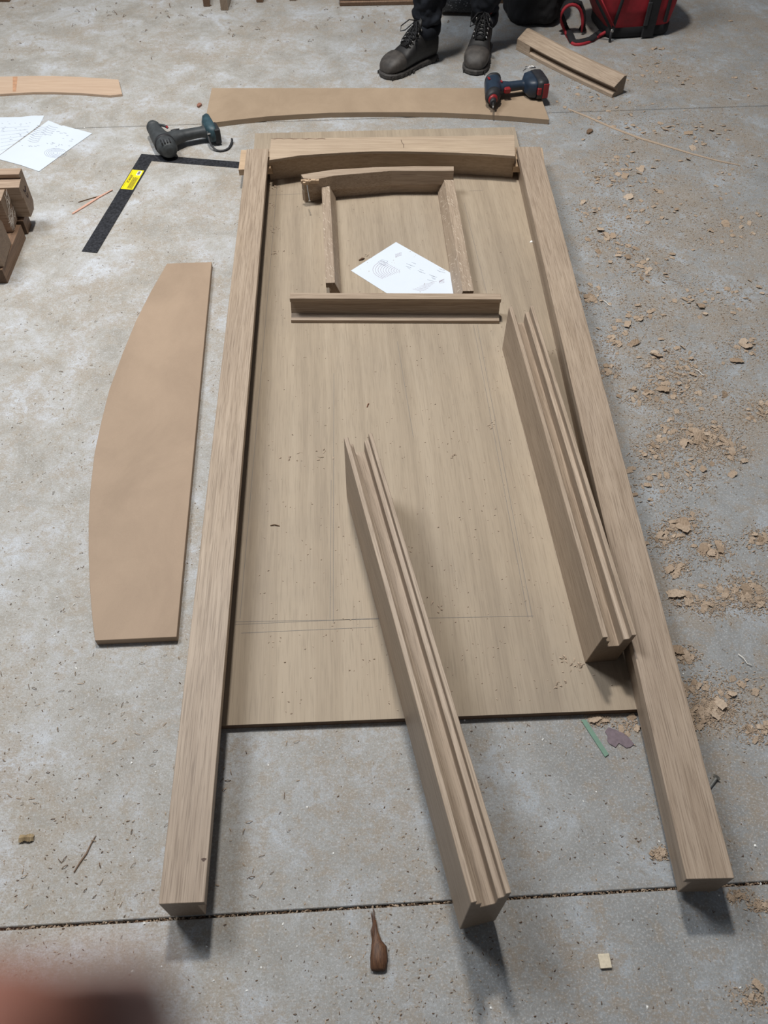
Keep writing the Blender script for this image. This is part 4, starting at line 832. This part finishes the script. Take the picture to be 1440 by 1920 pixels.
for i, p in enumerate(ind):
    o = bpy.data.objects.new('wood_shaving', masters[i % 10]); COL.objects.link(o)
    s = R.choice([0.35, 0.45, 0.55, 0.65, 0.8, 1.0, 1.5]); o.location = (p.x, p.y, 0.0015); o.scale = (s, s, s*R.uniform(0.6, 1.1)); o.rotation_euler = (R.uniform(-0.4, 0.4), R.uniform(-0.4, 0.4), R.uniform(0, 6.28))
    if p.y > 3.35: lab, gr = 'curled oak shaving on the far concrete around the moulded offcut and red bag', 'far shavings'
    elif p.y > 2.75: lab, gr = 'curled oak shaving beside the long thin wood strip, far right', 'shavings by the thin strip'
    elif p.y > 2.1: lab, gr = 'curled oak shaving right of the frame, level with the small window frame', 'shavings level with the small frame'
    elif p.y > 1.45: lab, gr = 'curled oak shaving in the thick drifts right of the leaning grooved timber', 'thick shaving drifts'
    elif p.x > 0.72 or p.y > 0.75: lab, gr = 'curled oak shaving right of the near half of the right jamb', 'shavings by the near right jamb'
    else: lab, gr = 'curled oak shaving near the green strip and the near floor joint', 'shavings near the green strip'
    tag(o, lab, 'shaving', gr)
st_ = MB()
def drop(mb, p, vs, fs, s, sz, tilt=0.3):
    M = Matrix.Translation(p) @ Matrix.Rotation(R.uniform(0, 6.28), 4, 'Z') @ Matrix.Rotation(R.uniform(-tilt, tilt), 4, 'X') @ Matrix.Diagonal((s, s*sz, s, 1))
    mb.add([M @ Vector(v) for v in vs], fs)
for p in rest:
    vs, fs = R.choice(shapes); drop(st_, Vector((p.x, p.y, 0.0006)), vs, fs, R.uniform(0.4, 0.95), 1)
# fine curls thick around the piles: two-quad bent chips
def mini(mb, p, L, w, mat_i=0):
    a = R.uniform(0, 6.28); d = Vector((math.cos(a), math.sin(a), 0)); n = Vector((-d.y, d.x, 0)); h = L*R.uniform(0.15, 0.5)
    q = [p-d*L/2-n*w/2, p-d*L/2+n*w/2, p+n*w/2+Vector((0, 0, h)), p-n*w/2+Vector((0, 0, h)), p+d*L/2+n*w/2, p+d*L/2-n*w/2]
    mb.add(q, [(0, 1, 2, 3), (3, 2, 4, 5)])
for cx, cy, s, n in PILES:
    for k in range(n*30):
        x, y = cx+R.gauss(0, s*0.85), cy+R.gauss(0, s*0.55); p = at(x, y, 0)
        if free(p.x, p.y): mini(st_, Vector((p.x, p.y, 0.0005)), R.choice([0.002, 0.003, 0.004, 0.005, 0.008]), R.uniform(0.0006, 0.0024))
o = st_.obj('fine_shavings', SHA); tag(o, 'fine oak shavings and sawdust heaped between the larger curls on the right', 'shavings', kind='stuff')
# crumbs and splinters everywhere on the slab
cr = MB(); cd = MB(); cw = MB()
for k in range(9000):
    x, y = R.uniform(-30, 1470), R.uniform(-20, 1940)**1.0; p = at(x, y, 0)
    if not free(p.x, p.y): continue
    rich = noise.noise(Vector((p.x*2.2, p.y*2.2, 3.1)))
    if rich < R.uniform(-0.5, 0.35): continue
    mini(cr if R.random() < 0.62 else cd, Vector((p.x, p.y, 0.0004)), R.uniform(0.0015, 0.006), R.uniform(0.0005, 0.0016))
for k in range(420):
    x, y = R.uniform(-20, 560), R.uniform(0, 1700); p = at(x, y, 0)
    if free(p.x, p.y): mini(cd if R.random() < 0.35 else cr, Vector((p.x, p.y, 0.0005)), R.uniform(0.005, 0.014), R.uniform(0.0008, 0.0017))
for k in range(90):
    x, y = R.uniform(0, 900), R.gauss(25, 35); p = at(x, abs(y), 0)
    if free(p.x, p.y): mini(cd, Vector((p.x, p.y, 0.0005)), R.uniform(0.008, 0.028), R.uniform(0.0015, 0.004))
# sweepings packed in the near joint
for k in range(1500):
    t = R.random(); p = fa.lerp(fb, t*1.1-0.05)+Vector((0, R.uniform(-0.0022, 0.0022), 0))
    mini(cd if R.random() < 0.45 else cr, Vector((p.x, p.y, -0.014+R.uniform(0, 0.011))), R.uniform(0.002, 0.009), R.uniform(0.001, 0.003))
for k in range(120):
    x, y = R.uniform(0, 1440), R.uniform(100, 1900); p = at(x, y, 0)
    if free(p.x, p.y): mini(cw, Vector((p.x, p.y, 0.0005)), R.uniform(0.002, 0.005), R.uniform(0.002, 0.004))
o = cr.obj('sawdust_crumbs', SHA); tag(o, 'pale sawdust crumbs scattered thinly over the whole concrete floor', 'sawdust', kind='stuff')
o = cd.obj('dark_splinters', SHD); tag(o, 'fine dark wood splinters scattered over the concrete floor', 'splinters', kind='stuff')
o = cw.obj('white_flecks', plain('plaster_fleck', (0.85, 0.85, 0.82), 0.8)); tag(o, 'tiny white flecks scattered over the concrete floor', 'flecks', kind='stuff')
pc = MB()
for k in range(950):
    x, y = R.uniform(430, 1180), R.uniform(345, 1340); p = at(x, y, ZP)
    lp = to_local(p, o0, ang_p)
    if 0.08 < lp[0] < pw-0.1 and 0.01 < lp[1] < lt-0.4: mini(pc, Vector((p.x, p.y, ZP+0.0004)), R.uniform(0.0015, 0.0055), R.uniform(0.0008, 0.002))
for cx, cy, s, n in [(514, 352, 10, 14), (513, 385, 6, 8), (518, 430, 8, 9), (515, 475, 6, 8), (595, 855, 14, 8), (545, 857, 8, 6), (925, 798, 6, 6), (690, 480, 5, 8), (1035, 660, 8, 5), (820, 1140, 8, 5), (850, 855, 6, 6), (1085, 1250, 10, 10), (1060, 1240, 10, 8), (1050, 1285, 8, 5)]:
    for k in range(n):
        p = at(cx+R.gauss(0, s), cy+R.gauss(0, s*0.5), ZP); mini(pc, Vector((p.x, p.y, ZP+0.0005)), R.uniform(0.004, 0.012), R.uniform(0.001, 0.003))
o = pc.obj('plywood_crumbs', SHA); tag(o, 'loose crumbs and small curls of oak sprinkled over the plywood sheet', 'sawdust', kind='stuff')

# ---------------------------------------------------------------- fingertip of the photographer in front of the lens corner
SKIN, nt, b = newmat('skin'); n = noise_n(nt, coords(nt, (1, 1, 1)), 400, 3, 0.6)
nt.links.new(ramp(nt, n, [(0.3, (0.22, 0.09, 0.065)), (0.7, (0.26, 0.11, 0.08))]), b.inputs['Base Color']); b.inputs['Roughness'].default_value = 0.5
b.inputs['Subsurface Weight'].default_value = 0.1; b.inputs['Subsurface Radius'].default_value = (0.006, 0.002, 0.001)

def camp(px, py, d): return Vector((0, 0, CAMH)) + (_f + CR*((px-720)/FPX) + CU*((960-py)/FPX))*d
chain = [(camp(125, 2142, 0.035), 0.0030), (camp(110, 2144, 0.035), 0.0058), (camp(70, 2150, 0.035), 0.0074), (camp(-20, 2167, 0.035), 0.0081), (camp(-170, 2212, 0.035), 0.0084), (camp(-350, 2282, 0.035), 0.0085), (camp(-550, 2372, 0.036), 0.0090), (camp(-810, 2512, 0.038), 0.0093), (camp(-1100, 2692, 0.040), 0.0096), (camp(-1350, 2852, 0.043), 0.0098)]
o_ = chain[3][0]; mb = MB(); mb.tube([p-o_ for p, r in chain], 1, 20, [r for p, r in chain])
fg = mb.obj('fingertip', SKIN, loc=o_, smooth=True, sub=1)
tag(fg, 'blurred reddish fingertip covering the bottom left corner, just in front of the lens', 'finger')
nl_ = MB(); tdir = (chain[1][0]-chain[4][0]).normalized(); away = _f
c0 = chain[2][0]-o_; sd = tdir.cross(away).normalized(); q = []
for i in range(6):
    for j in range(5):
        u_ = (i/5-0.5)*0.010; w_ = (j/4-0.5)*1.5; rr = 0.0079-0.0012*(i/5)**2
        q.append(c0+tdir*u_+away*rr*math.cos(w_)+sd*rr*math.sin(w_))
nl_.add(q, [(5*i+j, 5*i+j+1, 5*i+j+6, 5*i+j+5) for i in range(5) for j in range(4)])
nl_.obj('fingernail', plain('nail', (0.62, 0.42, 0.36), 0.3), fg, smooth=True, solid=0.0004)
